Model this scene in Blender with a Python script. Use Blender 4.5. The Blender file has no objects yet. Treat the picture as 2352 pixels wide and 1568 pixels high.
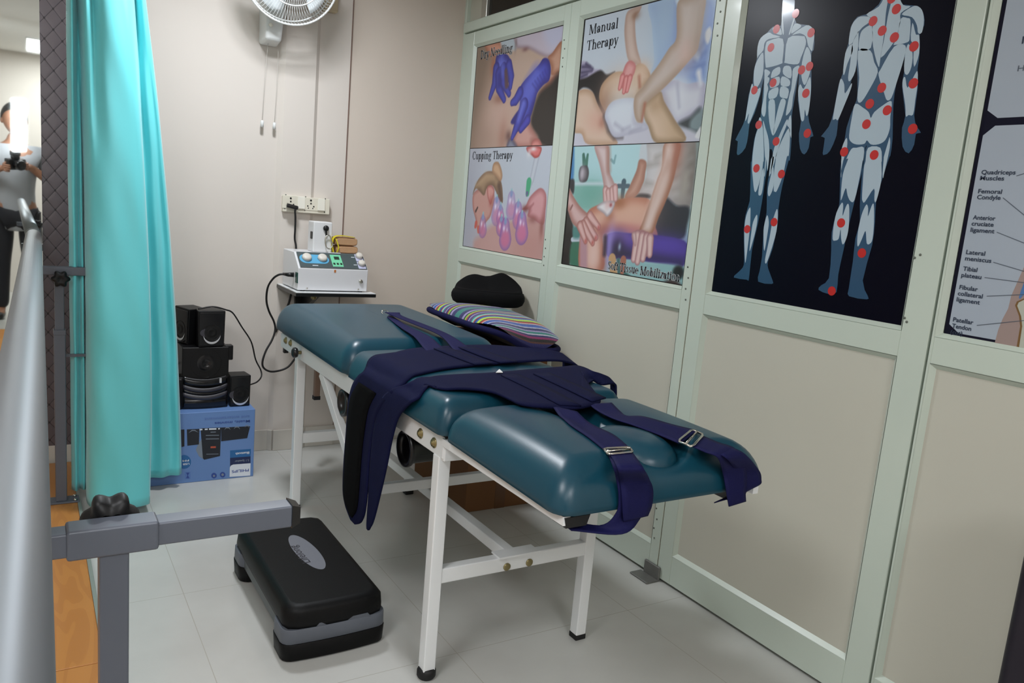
import bpy, bmesh, math, random
import numpy as np
from mathutils import Vector, Matrix
random.seed(7)
# Positions and sizes taken from image pixels with the eye 1.5 units above the floor; the door head (2.46 units) is about
# 2 m, so one unit is 0.8 m.  All measures below are in those units, S turns them into metres on linking.
S = 0.8  # scales the whole scene and the camera height together
D = bpy.data
COL = bpy.context.scene.collection
PI = math.pi

# ------------------------------------------------------------------ camera fitted to the image, pixels turned into points
F_PX, YAW, PITCH, ROLL, EYE = 1807.13, 0.560854, 0.166433, 0.0858505, 1.5
def cam_axes():
    cy, sy, cp, sp = math.cos(YAW), math.sin(YAW), math.cos(PITCH), math.sin(PITCH)
    fw = Vector((sy*cp, cy*cp, -sp)); r = Vector((cy, -sy, 0)); u = r.cross(fw)
    cr, sr = math.cos(ROLL), math.sin(ROLL)
    return cr*r + sr*u, -sr*r + cr*u, fw
RX, UP, FW = cam_axes()
EYEV = Vector((0, 0, EYE))
def ray(px, py):
    return RX*((px-1176)/F_PX) + UP*(-(py-784)/F_PX) + FW
def az(px, py, z):  # point of the photo on a level at height z
    d = ray(px, py); return EYEV + d*((z-EYE)/d.z)
def ax(px, py, x):  # ... on a wall plane x = const
    d = ray(px, py); return EYEV + d*(x/d.x)
def ay(px, py, y):  # ... on a wall plane y = const
    d = ray(px, py); return EYEV + d*(y/d.y)

# ------------------------------------------------------------------ materials
def lin(c):
    out = []
    for v in c[:3]:
        v = v/255.0
        out.append(v/12.92 if v <= 0.04045 else ((v+0.055)/1.055)**2.4)
    return (out[0], out[1], out[2], 1.0)
MATS = {}
def mat(name, c, rough=0.5, metal=0.0, spec=0.5, coat=0.0, coat_rough=0.1, emis=None, estr=0.0,
        var=0.0, vscale=6.0, bump=0.0, bscale=60.0, sheen=0.0):
    if name in MATS: return MATS[name]
    m = D.materials.new(name); m.use_nodes = True
    nt = m.node_tree; b = nt.nodes['Principled BSDF']
    b.inputs['Base Color'].default_value = lin(c)
    b.inputs['Roughness'].default_value = rough
    b.inputs['Metallic'].default_value = metal
    b.inputs['Specular IOR Level'].default_value = spec
    b.inputs['Coat Weight'].default_value = coat
    b.inputs['Coat Roughness'].default_value = coat_rough
    b.inputs['Sheen Weight'].default_value = sheen
    if emis:
        b.inputs['Emission Color'].default_value = lin(emis); b.inputs['Emission Strength'].default_value = estr
    tc = nt.nodes.new('ShaderNodeTexCoord')
    if var > 0:
        n = nt.nodes.new('ShaderNodeTexNoise'); n.inputs['Scale'].default_value = vscale; n.inputs['Detail'].default_value = 4
        nt.links.new(tc.outputs['Object'], n.inputs['Vector'])
        mx = nt.nodes.new('ShaderNodeMix'); mx.data_type = 'RGBA'
        mx.inputs[6].default_value = lin([v*(1-var) for v in c]); mx.inputs[7].default_value = lin([min(255, v*(1+var)) for v in c])
        nt.links.new(n.outputs['Fac'], mx.inputs[0]); nt.links.new(mx.outputs[2], b.inputs['Base Color'])
    if bump > 0:
        n2 = nt.nodes.new('ShaderNodeTexNoise'); n2.inputs['Scale'].default_value = bscale; n2.inputs['Detail'].default_value = 3
        nt.links.new(tc.outputs['Object'], n2.inputs['Vector'])
        bp = nt.nodes.new('ShaderNodeBump'); bp.inputs['Strength'].default_value = bump; bp.inputs['Distance'].default_value = 0.002
        nt.links.new(n2.outputs['Fac'], bp.inputs['Height']); nt.links.new(bp.outputs['Normal'], b.inputs['Normal'])
    MATS[name] = m
    return m
def vcol_mat(name, rough=0.35, coat=0.3):
    m = D.materials.new(name); m.use_nodes = True
    nt = m.node_tree; b = nt.nodes['Principled BSDF']
    a = nt.nodes.new('ShaderNodeVertexColor'); a.layer_name = 'print'
    nt.links.new(a.outputs['Color'], b.inputs['Base Color'])
    b.inputs['Roughness'].default_value = rough; b.inputs['Coat Weight'].default_value = coat; b.inputs['Coat Roughness'].default_value = 0.08
    return m

# ------------------------------------------------------------------ mesh building
def catmull(pts, n, closed=False):
    P = [Vector(p) for p in pts]; L = len(P); out = []
    segs = L if closed else L-1
    for i in range(segs):
        if closed: p0, p1, p2, p3 = P[(i-1) % L], P[i], P[(i+1) % L], P[(i+2) % L]
        else:
            p1, p2 = P[i], P[i+1]
            p0 = P[i-1] if i > 0 else p1*2-p2
            p3 = P[i+2] if i+2 < L else p2*2-p1
        for k in range(n):
            t = k/n
            out.append(0.5*((2*p1)+(p2-p0)*t+(2*p0-5*p1+4*p2-p3)*t*t+(-p0+3*p1-3*p2+p3)*t**3))
    if not closed: out.append(P[-1].copy())
    return out

class MB:
    def __init__(s): s.v = []; s.f = []; s.m = []; s.sm = []
    def add(s, vs, fs, mi=0, smooth=False):
        o = len(s.v); s.v += [Vector(x) for x in vs]
        for f in fs: s.f.append([i+o for i in f]); s.m.append(mi); s.sm.append(smooth)
        return s
    def box(s, a, b, mi=0):
        x0, y0, z0 = [min(a[i], b[i]) for i in range(3)]; x1, y1, z1 = [max(a[i], b[i]) for i in range(3)]
        s.add([(x0,y0,z0),(x1,y0,z0),(x1,y1,z0),(x0,y1,z0),(x0,y0,z1),(x1,y0,z1),(x1,y1,z1),(x0,y1,z1)],
              [(3,2,1,0),(4,5,6,7),(0,1,5,4),(1,2,6,5),(2,3,7,6),(3,0,4,7)], mi); return s
    def hexa(s, p, mi=0):  # 8 points: bottom loop then top loop
        s.add(p, [(3,2,1,0),(4,5,6,7),(0,1,5,4),(1,2,6,5),(2,3,7,6),(3,0,4,7)], mi); return s
    def bar(s, p0, p1, w, h, up=(0,0,1), mi=0):
        p0, p1 = Vector(p0), Vector(p1); d = (p1-p0).normalized(); upv = Vector(up)
        if abs(d.dot(upv)) > 0.95: upv = Vector((0,1,0))
        sx = d.cross(upv).normalized(); sz = sx.cross(d).normalized()
        q = []
        for p in (p0, p1):
            for (i, j) in ((-1,-1),(1,-1),(1,1),(-1,1)): q.append(p+sx*(w/2*i)+sz*(h/2*j))
        s.add(q, [(3,2,1,0),(4,5,6,7),(0,1,5,4),(1,2,6,5),(2,3,7,6),(3,0,4,7)], mi); return s
    def tube(s, pts, r, n=12, mi=0, caps=True, radii=None):
        P = [Vector(p) for p in pts]; L = len(P); rings = []
        t0 = (P[1]-P[0]).normalized(); ref = Vector((0,0,1)) if abs(t0.z) < 0.9 else Vector((1,0,0))
        nx = t0.cross(ref).normalized()
        vs = []
        for i in range(L):
            t = ((P[min(i+1, L-1)]-P[max(i-1, 0)])).normalized()
            nx = (nx-t*nx.dot(t)).normalized(); ny = t.cross(nx)
            rr = radii[i] if radii else r
            for k in range(n):
                a = 2*PI*k/n; vs.append(P[i]+nx*(rr*math.cos(a))+ny*(rr*math.sin(a)))
        fs = []
        for i in range(L-1):
            for k in range(n): fs.append((i*n+k, i*n+(k+1) % n, (i+1)*n+(k+1) % n, (i+1)*n+k))
        s.add(vs, fs, mi, True)
        if caps:
            o = len(s.v)-L*n
            s.f.append([o+k for k in range(n)][::-1]); s.m.append(mi); s.sm.append(False)
            s.f.append([o+(L-1)*n+k for k in range(n)]); s.m.append(mi); s.sm.append(False)
        return s
    def loop(s, pts, r, n=8, mi=0):  # closed tube
        P = [Vector(p) for p in pts]; L = len(P); c = sum(P, Vector())/L; vs = []
        nrm = Vector()
        for i in range(L): nrm += (P[i]-c).cross(P[(i+1) % L]-c)
        nrm.normalize()
        for i in range(L):
            t = (P[(i+1) % L]-P[i-1]).normalized(); nx = t.cross(nrm).normalized(); ny = nx.cross(t)
            for k in range(n):
                a = 2*PI*k/n; vs.append(P[i]+nx*(r*math.cos(a))+ny*(r*math.sin(a)))
        fs = [(i*n+k, i*n+(k+1) % n, ((i+1) % L)*n+(k+1) % n, ((i+1) % L)*n+k) for i in range(L) for k in range(n)]
        s.add(vs, fs, mi, True); return s
    def lathe(s, prof, origin, axis=(0,0,1), n=24, mi=0, caps=True):
        o = Vector(origin); a = Vector(axis).normalized(); ref = Vector((0,0,1)) if abs(a.z) < 0.9 else Vector((1,0,0))
        x = a.cross(ref).normalized(); y = a.cross(x); vs = []
        for (r, h) in prof:
            for k in range(n):
                t = 2*PI*k/n; vs.append(o+a*h+x*(r*math.cos(t))+y*(r*math.sin(t)))
        L = len(prof); fs = []
        for i in range(L-1):
            for k in range(n): fs.append((i*n+k, i*n+(k+1) % n, (i+1)*n+(k+1) % n, (i+1)*n+k))
        s.add(vs, fs, mi, True)
        if caps:
            b = len(s.v)-L*n
            s.f.append([b+k for k in range(n)]); s.m.append(mi); s.sm.append(False)
            s.f.append([b+(L-1)*n+k for k in range(n)]); s.m.append(mi); s.sm.append(False)
        return s
    def prism(s, poly, d, mi=0):  # polygon (3d, planar) pushed along vector d
        P = [Vector(p) for p in poly]; d = Vector(d); n = len(P)
        s.add(P+[p+d for p in P], [list(range(n))[::-1], list(range(n, 2*n))]+[(i, (i+1) % n, n+(i+1) % n, n+i) for i in range(n)], mi)
        return s
    def build(s, name, mats, parent=None, bevel=0.0, segs=2, subsurf=0, solid=0.0, solid_off=0.0, loc=None, recalc=True, weld=False):
        me = D.meshes.new(name)
        o = D.objects.new(name, me); COL.objects.link(o)
        org = Vector((0,0,0))
        if parent is not None:
            o.parent = parent; q = parent
            while q is not None: org += q.location; q = q.parent
        elif loc is not None:
            o.location = Vector(loc)*S; org = o.location.copy()
        me.from_pydata([tuple(v*S-org) for v in s.v], [], s.f)
        if not isinstance(mats, (list, tuple)): mats = [mats]
        for m in mats: me.materials.append(m)
        me.polygons.foreach_set('material_index', s.m); me.polygons.foreach_set('use_smooth', s.sm)
        if recalc or weld:
            bm = bmesh.new(); bm.from_mesh(me)
            if weld: bmesh.ops.remove_doubles(bm, verts=bm.verts, dist=0.0003)
            if recalc: bmesh.ops.recalc_face_normals(bm, faces=bm.faces)
            bm.to_mesh(me); bm.free()
        if solid:
            md = o.modifiers.new('thick', 'SOLIDIFY'); md.thickness = solid*S; md.offset = solid_off
        if bevel:
            md = o.modifiers.new('bevel', 'BEVEL'); md.width = bevel*S; md.segments = segs; md.limit_method = 'ANGLE'; md.angle_limit = 0.6
            if segs >= 2: me.polygons.foreach_set('use_smooth', [True]*len(me.polygons)); o.modifiers.new('wn', 'WEIGHTED_NORMAL').keep_sharp = True
        if subsurf:
            md = o.modifiers.new('sub', 'SUBSURF'); md.levels = subsurf; md.render_levels = subsurf
        me.update()
        return o
def thing(name, label, cat, loc, group=None, kind=None):
    o = D.objects.new(name, None); COL.objects.link(o); o.location = Vector(loc)*S; o.empty_display_size = 0.05
    return tag(o, label, cat, group, kind)
def tag(o, label=None, cat=None, group=None, kind=None):
    if label: o['label'] = label
    if cat: o['category'] = cat
    if group: o['group'] = group
    if kind: o['kind'] = kind
    return o
def struct(o, label=None):
    o['kind'] = 'structure'
    if label: o['label'] = label
    return o

def text_geo(txt, bold=0.0, res=3):
    c = D.curves.new('txt', 'FONT'); c.body = txt; c.size = 1.0; c.offset = bold; c.resolution_u = res; c.fill_mode = 'FRONT'
    o = D.objects.new('txt', c); COL.objects.link(o)
    dg = bpy.context.evaluated_depsgraph_get(); dg.update()
    me = o.evaluated_get(dg).to_mesh()
    vs = [v.co.copy() for v in me.vertices]; fs = [list(p.vertices) for p in me.polygons]
    o.evaluated_get(dg).to_mesh_clear(); D.objects.remove(o); D.curves.remove(c)
    return vs, fs
def put_text(mb, txt, origin, right, up, width=None, height=None, bold=0.0, mi=0, out=None, off=0.0):
    """lettering: origin = lower left corner of its box, scaled to width x cap height"""
    vs, fs = text_geo(txt, bold)
    if not vs: return
    x0 = min(v.x for v in vs); x1 = max(v.x for v in vs)
    right, up = Vector(right).normalized(), Vector(up).normalized()
    sx = width/(x1-x0) if width else height/0.73
    sy = height/0.73 if height else sx
    n = Vector(out) if out else right.cross(up)
    o = Vector(origin)+n*off
    mb.add([o+right*((v.x-x0)*sx)+up*(v.y*sy) for v in vs], fs, mi)

def ribbon(A, B, thick, n=6, across=4, crown=0.0):
    """band between two edge lines"""
    a = catmull(A, n); b = catmull(B, n); vs = []; fs = []
    W = across+1
    for p, q in zip(a, b):
        for k in range(W):
            t = k/across; v = p.lerp(q, t); v = v+Vector((0, 0, crown*4*t*(1-t))); vs.append(v)
    for i in range(len(a)-1):
        for k in range(across): fs.append((i*W+k, i*W+k+1, (i+1)*W+k+1, (i+1)*W+k))
    m = MB(); m.add(vs, fs, 0, True); return m

def rrect(cx, cy, hx, hy, r, n=96):
    """n points around a rounded rectangle, evenly spread"""
    r = min(r, hx*0.999, hy*0.999)
    segs = [('l', (cx+hx, cy-hy+r), (cx+hx, cy+hy-r)), ('a', (cx+hx-r, cy+hy-r), 0), ('l', (cx+hx-r, cy+hy), (cx-hx+r, cy+hy)), ('a', (cx-hx+r, cy+hy-r), 1),
            ('l', (cx-hx, cy+hy-r), (cx-hx, cy-hy+r)), ('a', (cx-hx+r, cy-hy+r), 2), ('l', (cx-hx+r, cy-hy), (cx+hx-r, cy-hy)), ('a', (cx+hx-r, cy-hy+r), 3)]
    lens = [math.dist(q[1], q[2]) if q[0] == 'l' else r*PI/2 for q in segs]; tot = sum(lens); out = []
    for i in range(n):
        d = tot*i/n
        for q, L in zip(segs, lens):
            if d <= L or q is segs[-1]:
                t = d/L if L > 0 else 0
                if q[0] == 'l': out.append((q[1][0]+(q[2][0]-q[1][0])*t, q[1][1]+(q[2][1]-q[1][1])*t))
                else:
                    a = (q[2]+t)*PI/2; out.append((q[1][0]+r*math.cos(a), q[1][1]+r*math.sin(a)))
                break
            d -= L
    return out
# ------------------------------------------------------------------ the room
def tile_mat():
    m = D.materials.new('floor_tile'); m.use_nodes = True; nt = m.node_tree; b = nt.nodes['Principled BSDF']
    tc = nt.nodes.new('ShaderNodeTexCoord')
    sep = nt.nodes.new('ShaderNodeSeparateXYZ'); nt.links.new(tc.outputs['Object'], sep.inputs[0])
    T = 0.75*S
    def joint(sock, off):
        a = nt.nodes.new('ShaderNodeMath'); a.operation = 'ADD'; nt.links.new(sock, a.inputs[0]); a.inputs[1].default_value = -off*S+T*20
        md = nt.nodes.new('ShaderNodeMath'); md.operation = 'MODULO'; nt.links.new(a.outputs[0], md.inputs[0]); md.inputs[1].default_value = T
        s1 = nt.nodes.new('ShaderNodeMath'); s1.operation = 'PINGPONG'; nt.links.new(md.outputs[0], s1.inputs[0]); s1.inputs[1].default_value = T/2
        lt = nt.nodes.new('ShaderNodeMath'); lt.operation = 'LESS_THAN'; nt.links.new(s1.outputs[0], lt.inputs[0]); lt.inputs[1].default_value = 0.0011
        return lt.outputs[0]
    j1 = joint(sep.outputs[0], 0.478); j2 = joint(sep.outputs[1], 2.135)
    mxj = nt.nodes.new('ShaderNodeMath'); mxj.operation = 'MAXIMUM'; nt.links.new(j1, mxj.inputs[0]); nt.links.new(j2, mxj.inputs[1])
    n = nt.nodes.new('ShaderNodeTexNoise'); n.inputs['Scale'].default_value = 3.2; n.inputs['Detail'].default_value = 6; nt.links.new(tc.outputs['Object'], n.inputs['Vector'])
    cr = nt.nodes.new('ShaderNodeValToRGB'); nt.links.new(n.outputs['Fac'], cr.inputs[0])
    cr.color_ramp.elements[0].position = 0.3; cr.color_ramp.elements[0].color = lin((190, 189, 184)); cr.color_ramp.elements[1].position = 0.7; cr.color_ramp.elements[1].color = lin((203, 203, 198))
    mx = nt.nodes.new('ShaderNodeMix'); mx.data_type = 'RGBA'; nt.links.new(mxj.outputs[0], mx.inputs[0]); nt.links.new(cr.outputs[0], mx.inputs[6]); mx.inputs[7].default_value = lin((176, 172, 163))
    nt.links.new(mx.outputs[2], b.inputs['Base Color']); b.inputs['Roughness'].default_value = 0.22; b.inputs['Specular IOR Level'].default_value = 0.45
    return m
M_wall = mat('cream_wall', (216, 208, 199), 0.75, var=0.02, vscale=1.5, bump=0.05, bscale=30)
M_ceil = mat('ceiling_white', (235, 233, 228), 0.8, var=0.01)
M_skirt = mat('skirting_tile', (205, 200, 190), 0.35, var=0.03, vscale=4)
M_crack = mat('crack_line', (120, 95, 85), 0.9)
M_frame = mat('powder_coat_frame', (201, 212, 199), 0.32, var=0.02, vscale=3, coat=0.15)
M_panel = mat('beige_laminate', (200, 198, 184), 0.42, var=0.025, vscale=2.0)
M_gap = mat('rusty_gap', (112, 98, 70), 0.9, var=0.35, vscale=30)
M_screw = mat('screw_dot', (112, 116, 108), 0.5, metal=0.5)
M_glass = mat('dark_glass', (14, 13, 11), 0.06)
M_alu = mat('bright_aluminium', (200, 200, 192), 0.35, metal=0.7)
M_rubber = mat('black_rubber', (16, 16, 17), 0.6)

struct(MB().box((-2.6, -2.4, -0.1), (2.36, 4.8, 0)).build('floor', tile_mat()), 'glossy pale grey tiled floor')
struct(MB().box((-2.6, -2.4, 2.80), (2.36, 4.8, 2.9)).build('ceiling', M_ceil), 'white ceiling')
plan = [(-2.5, 4.46), (1.18, 4.46), (1.205, 4.437), (1.372, 4.437), (1.394, 4.457), (1.573, 4.457), (1.573, 4.8), (-2.5, 4.8)]
struct(MB().prism([(x, y, 0) for x, y in plan], (0, 0, 2.8)).build('wall_back', M_wall), 'cream painted wall with shallow pilaster steps')
struct(MB().box((1.573, 4.466, 0), (2.36, 4.8, 2.8)).build('wall_back_board', mat('beige_board', (213, 201, 188), 0.7, var=0.02, vscale=1.5)), 'warm beige boarded wall beside the corner post')
struct(MB().box((1.571, 4.4555, 0.12), (1.576, 4.459, 2.8)).build('trim_1', M_crack), 'thin brown joint line beside the wall pilaster')
struct(MB().box((-2.6, -2.3, 0), (-2.5, 4.8, 2.8)).build('wall_left', M_wall), 'cream wall on the left')
struct(MB().box((-2.6, -2.4, 0), (2.36, -2.3, 2.8)).build('wall_rear', M_wall), 'cream wall behind the viewpoint')
sk = MB()
def sk_run(x0, y0, x1, y1, th=0.014):
    d = Vector((x1-x0, y1-y0, 0)); n = Vector((d.y, -d.x, 0)).normalized()*th
    a, b2 = Vector((x0, y0, 0)), Vector((x1, y1, 0)); z = Vector((0, 0, 0.122))
    sk.hexa([a+n, b2+n, b2, a, a+n+z, b2+n+z, b2+z, a+z])
for (p, q) in (((-2.5, 4.46), (1.176, 4.46)), ((1.180, 4.46), (1.205, 4.437)), ((1.205, 4.437), (1.372, 4.437)), ((1.372, 4.437), (1.394, 4.457)), ((1.394, 4.457), (1.572, 4.457)), ((1.572, 4.466), (2.27, 4.466))):
    sk_run(p[0], p[1], q[0], q[1])
struct(sk.build('baseboard_back', M_skirt, bevel=0.003), 'pale grey tile skirting along the cream wall')

# ---- right hand partition: powder coated door frames with a poster above and a laminate panel below
XF, XP = 2.27, 2.292
def bead(mb, y0, y1, z0, z1, w=0.014, x0=XF, x1=XP-0.004, sides='lrbt', wl=None):
    """mitred glazing bead round an opening (y0<y1)"""
    wl = w if wl is None else wl
    o = [(x0, y0, z0), (x0, y1, z0), (x0, y1, z1), (x0, y0, z1)]; i = [(x1, y0+w, z0+w), (x1, y1-wl, z0+w), (x1, y1-wl, z1-w), (x1, y0+w, z1-w)]
    vs = o+i
    F = {'b': (0, 1, 5, 4), 'l': (1, 2, 6, 5), 't': (2, 3, 7, 6), 'r': (3, 0, 4, 7)}
    mb.add(vs, [F[s] for s in sides])
def bay(n, label, y0, y1, py0, py1, ly0, ly1, zb, screws=()):
    """y0..y1 door width (y1 is the left side), py poster opening, ly lower panel opening"""
    root = struct(thing('door_%d' % n, label, None, (XF, (y0+y1)/2, 0)))
    for nm, a, b in (('stile', y0, min(py0, ly0)), ('stile', max(py1, ly1), y1)):
        MB().box((XF, a, 0.012), (XF+0.05, b, 2.505)).build(nm, M_frame, root, bevel=0.002, segs=1)
    ya, yb = min(py0, ly0), max(py1, ly1)
    for nm, z0, z1 in (('top_rail', 2.43, 2.505), ('middle_rail', 1.155, 1.236), ('bottom_rail', 0.012, 0.136)):
        MB().box((XF+0.0008, ya-0.0006, z0), (XF+0.05, yb+0.0006, z1)).build(nm, M_frame, root, bevel=0.002, segs=1)
    b = MB(); bead(b, ya, yb, 1.236, 2.43); bead(b, ya, yb, 0.136, 1.155, w=0.016)
    b.build('glazing_bead', M_frame, root)
    MB().box((XP-0.006, ya-0.01, 0.12), (XP+0.012, yb+0.01, 1.17)).build('lower_panel', M_panel, root)
    for (px, py) in screws:
        p = ax(px, py, XF)
        MB().lathe([(0.004, 0.0), (0.004, 0.0014), (0.002, 0.002)], (XF, p.y, p.z), (-1, 0, 0), 8).build('screw', M_screw, root)
    return root
bay(1, 'narrow door bay next to the corner with cupping poster above', 3.335, 4.445, 3.391, 4.314, 3.391, 4.318, 0.02,
    [(1253, 550), (1253, 570), (1250, 589), (1249, 609), (1296, 92), (1297, 112), (1293, 133), (1292, 153)])
bay(2, 'door bay behind the treatment table head with hands poster above', 2.305, 3.333, 2.356, 3.248, 2.356, 3.258, 0.02,
    [(1580, 613), (1581, 638), (1575, 663), (1575, 688), (1654, 1), (1655, 27), (1648, 54), (1648, 82), (1508, 1167), (1509, 1192), (1502, 1212), (1503, 1235)])
bay(3, 'widest door bay with the dark body chart above', 1.308, 2.300, 1.396, 2.214, 1.396, 2.222, 0.02, [(2101, 592), (2114, 585), (2078, 730), (2083, 739)])
bay(4, 'right hand bay with the knee chart above', 0.30, 1.300, 0.35, 1.283, 0.35, 1.291, 0.02)
struct(MB().box((XF+0.004, 2.3005, 0.05), (XF+0.05, 2.3045, 2.5)).build('trim_2', M_gap), 'stained gap between two door bays')
struct(MB().box((XF+0.003, 4.445, 0), (XF+0.09, 4.525, 2.8)).build('trim_3', M_frame, bevel=0.003, segs=1), 'corner post of the partition')
struct(MB().box((XF-0.012, 0.25, 2.512), (XF+0.09, 4.445, 2.568)).build('trim_4', M_frame, bevel=0.004, segs=1), 'horizontal header beam above the doors')
struct(MB().box((XF+0.02, 0.25, 2.505), (XF+0.05, 4.445, 2.512)).build('trim_5', mat('shadow_gap', (150, 146, 120), 0.8)), 'recess under the header beam')
w1 = struct(thing('window_1', 'dark transom glass above the header beam', None, (XF+0.03, 2.2, 2.568)))
MB().box((XF+0.03, 0.25, 2.568), (XF+0.04, 4.22, 2.8)).build('pane', M_glass, w1)
MB().box((XF+0.012, 4.217, 2.568), (XF+0.05, 4.282, 2.8)).build('jamb', M_alu, w1, bevel=0.003, segs=1)
MB().box((XF+0.03, 4.282, 2.568), (XF+0.05, 4.445, 2.8)).build('infill', M_panel, w1)
struct(MB().box((XF+0.06, -2.4, 0), (XF+0.1, 4.6, 2.8)).build('wall_right', M_panel), 'back board of the door partition')
struct(MB().box((XF-0.0, -2.4, 0), (XF+0.06, 0.25, 2.8)).build('wall_right_end', M_wall), 'wall right of the partition, out of view')
pv = thing('floor_pivot', 'small grey metal pivot bracket at the foot of the door post', 'bracket', (XF-0.02, 2.33, 0))
MB().box((XF-0.012, 2.275, 0.0), (XF-0.001, 2.37, 0.062)).build('upright_plate', mat('grey_steel', (120, 120, 116), 0.5, metal=0.4, var=0.1, vscale=30), pv, bevel=0.002, segs=1)
MB().box((XF-0.075, 2.275, 0.0), (XF-0.012, 2.385, 0.008)).build('floor_plate', MATS['grey_steel'], pv, bevel=0.002, segs=1)
# ------------------------------------------------------------------ treatment table
M_vinyl = mat('teal_vinyl', (16, 66, 83), 0.33, spec=0.5, var=0.03, vscale=3, bump=0.04, bscale=500)
M_white = mat('white_enamel', (236, 238, 238), 0.35, var=0.015, vscale=4, coat=0.1)
M_brass = mat('brass_bolt', (150, 138, 98), 0.35, metal=0.8)
M_blackp = mat('black_plastic', (17, 17, 18), 0.32, var=0.1, vscale=20)
M_dark = mat('dark_board', (38, 34, 30), 0.8)
tb = thing('treatment_table', 'white framed treatment table with three teal vinyl cushions and navy belts on it', 'treatment table', (1.378, 2.8, 0))
TX0, TX1 = 1.03, 1.73
def smooth(a, b, x):
    t = max(0.0, min(1.0, (x-a)/(b-a))); return t*t*(3-2*t)
def crown(x, y, x0, x1, y0, y1, h):
    u = (x-(x0+x1)/2)/((x1-x0)/2); v = (y-(y0+y1)/2)/((y1-y0)/2)
    return h*max(0, 1-u*u)*max(0, 1-v*v)
PADS = {'far': (2.815, 3.845), 'mid': (1.988, 2.806), 'head': (1.372, 1.981)}
def pad_lift(which, x, y):
    """height of the upholstered surface above the flat board"""
    y0, y1 = PADS[which]; e = crown(x, y, TX0, TX1, y0, y1, 0.012)
    if which == 'far': e += 0.035*(y-y0)/(y1-y0)
    if which == 'head':
        cx, cy = 1.382, 1.552
        q = math.hypot((x-cx)/0.122, (y-cy)/0.158)
        lobe = math.exp(-((abs(x-1.38)-0.19)/0.13)**2)
        e += 0.012*lobe
        if y > cy: e -= 0.055*math.exp(-((x-cx)/0.062)**2)*smooth(1.56, 1.70, y)
        e -= 0.045*(1-smooth(0.80, 1.16, q))
    return e
def pad_edge(d, R, h):
    t = max(0.0, min(1.0, 1-d/R)); return h*math.sqrt(max(0.0, 1-t**2.3))
def pad(which, zb, h, R, rc, slope=0.0, n=144, rings=34):
    y0, y1 = PADS[which]; cx, cy = (TX0+TX1)/2, (y0+y1)/2; hx, hy = (TX1-TX0)/2, (y1-y0)/2
    m = MB(); vs = []; fs = []; Rk = []
    dm = min(hx, hy)
    def zbase(y): return zb+slope*(y-y0)/(y1-y0)
    prof = [(-0.008, -1.0), (0.0, 0.0)]
    ins = [0, 0.0008, 0.003, 0.007, 0.013, 0.02, 0.029, 0.04, 0.053, 0.068, 0.085]
    ins += [0.085+(dm-0.089)*k/(rings) for k in range(1, rings+1)]
    rows = []
    bot = rrect(cx, cy, hx-0.012, hy-0.012, rc, n); rows.append([(x, y, zbase(y)) for x, y in bot])
    for d in ins:
        r = rrect(cx, cy, hx-d, hy-d, max(0.0003, rc-d*0.5), n)
        rows.append([(x, y, zbase(y)+0.006+pad_edge(d, R, h-0.006)+(pad_lift(which, x, y)-slope*(y-y0)/(y1-y0) if which != 'far' else pad_lift(which, x, y)-0.035*(y-y0)/(y1-y0))*smooth(0, R*0.9, d)) for x, y in r])
    rows.append([(cx, cy, sum(q[2] for q in rows[-1])/n)]*n)
    for r in rows: vs += r
    L = len(rows)
    for i in range(L-1):
        for k in range(n): fs.append((i*n+k, i*n+(k+1) % n, (i+1)*n+(k+1) % n, (i+1)*n+k))
    m.add(vs, fs, 0, True)
    m.f.append([k for k in range(n)]); m.m.append(0); m.sm.append(False)
    return m
SPEC = {'far': (0.816, 0.131, 0.085, 0.055, 0.012), 'mid': (0.818, 0.110, 0.058, 0.03, 0.0), 'head': (0.806, 0.112, 0.10, 0.05, 0.012)}
def top_z(x, y):
    for k, (y0, y1) in PADS.items():
        if y0-0.006 <= y <= y1+0.006:
            zb, h, R, rc, sl = SPEC[k]
            d = max(0.0, min(x-TX0, TX1-x, y-y0, y1-y))
            s_ = 0.035 if k == 'far' else sl
            return zb+sl*(y-y0)/(y1-y0)+0.006+pad_edge(d, R, h-0.006)+(pad_lift(k, x, y)-s_*(y-y0)/(y1-y0))*smooth(0, R*0.9, d)
    return 0.80
for k, nm in (('far', 'foot_cushion'), ('mid', 'middle_cushion'), ('head', 'head_cushion')):
    zb, h, R, rc, sl = SPEC[k]
    pad(k, zb, h, R, rc, sl).build(nm, M_vinyl, tb, weld=True)
# plug in the face opening
plug = MB(); vs = []; fs = []; N = 48
for (s_, z) in ((1.0, 0.80), (1.0, 0.872), (0.985, 0.888), (0.95, 0.902), (0.86, 0.917), (0.7, 0.929), (0.45, 0.937), (0.2, 0.940), (0.0, 0.941)):
    for i in range(N):
        a = 2*PI*i/N; vs.append((1.382+0.106*s_*math.cos(a), 1.552+0.142*s_*math.sin(a), z))
for j in range(8):
    for i in range(N): fs.append((j*N+i, j*N+(i+1) % N, (j+1)*N+(i+1) % N, (j+1)*N+i))
plug.add(vs, fs, 0, True); plug.build('face_plug', M_vinyl, tb, weld=True)
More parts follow.
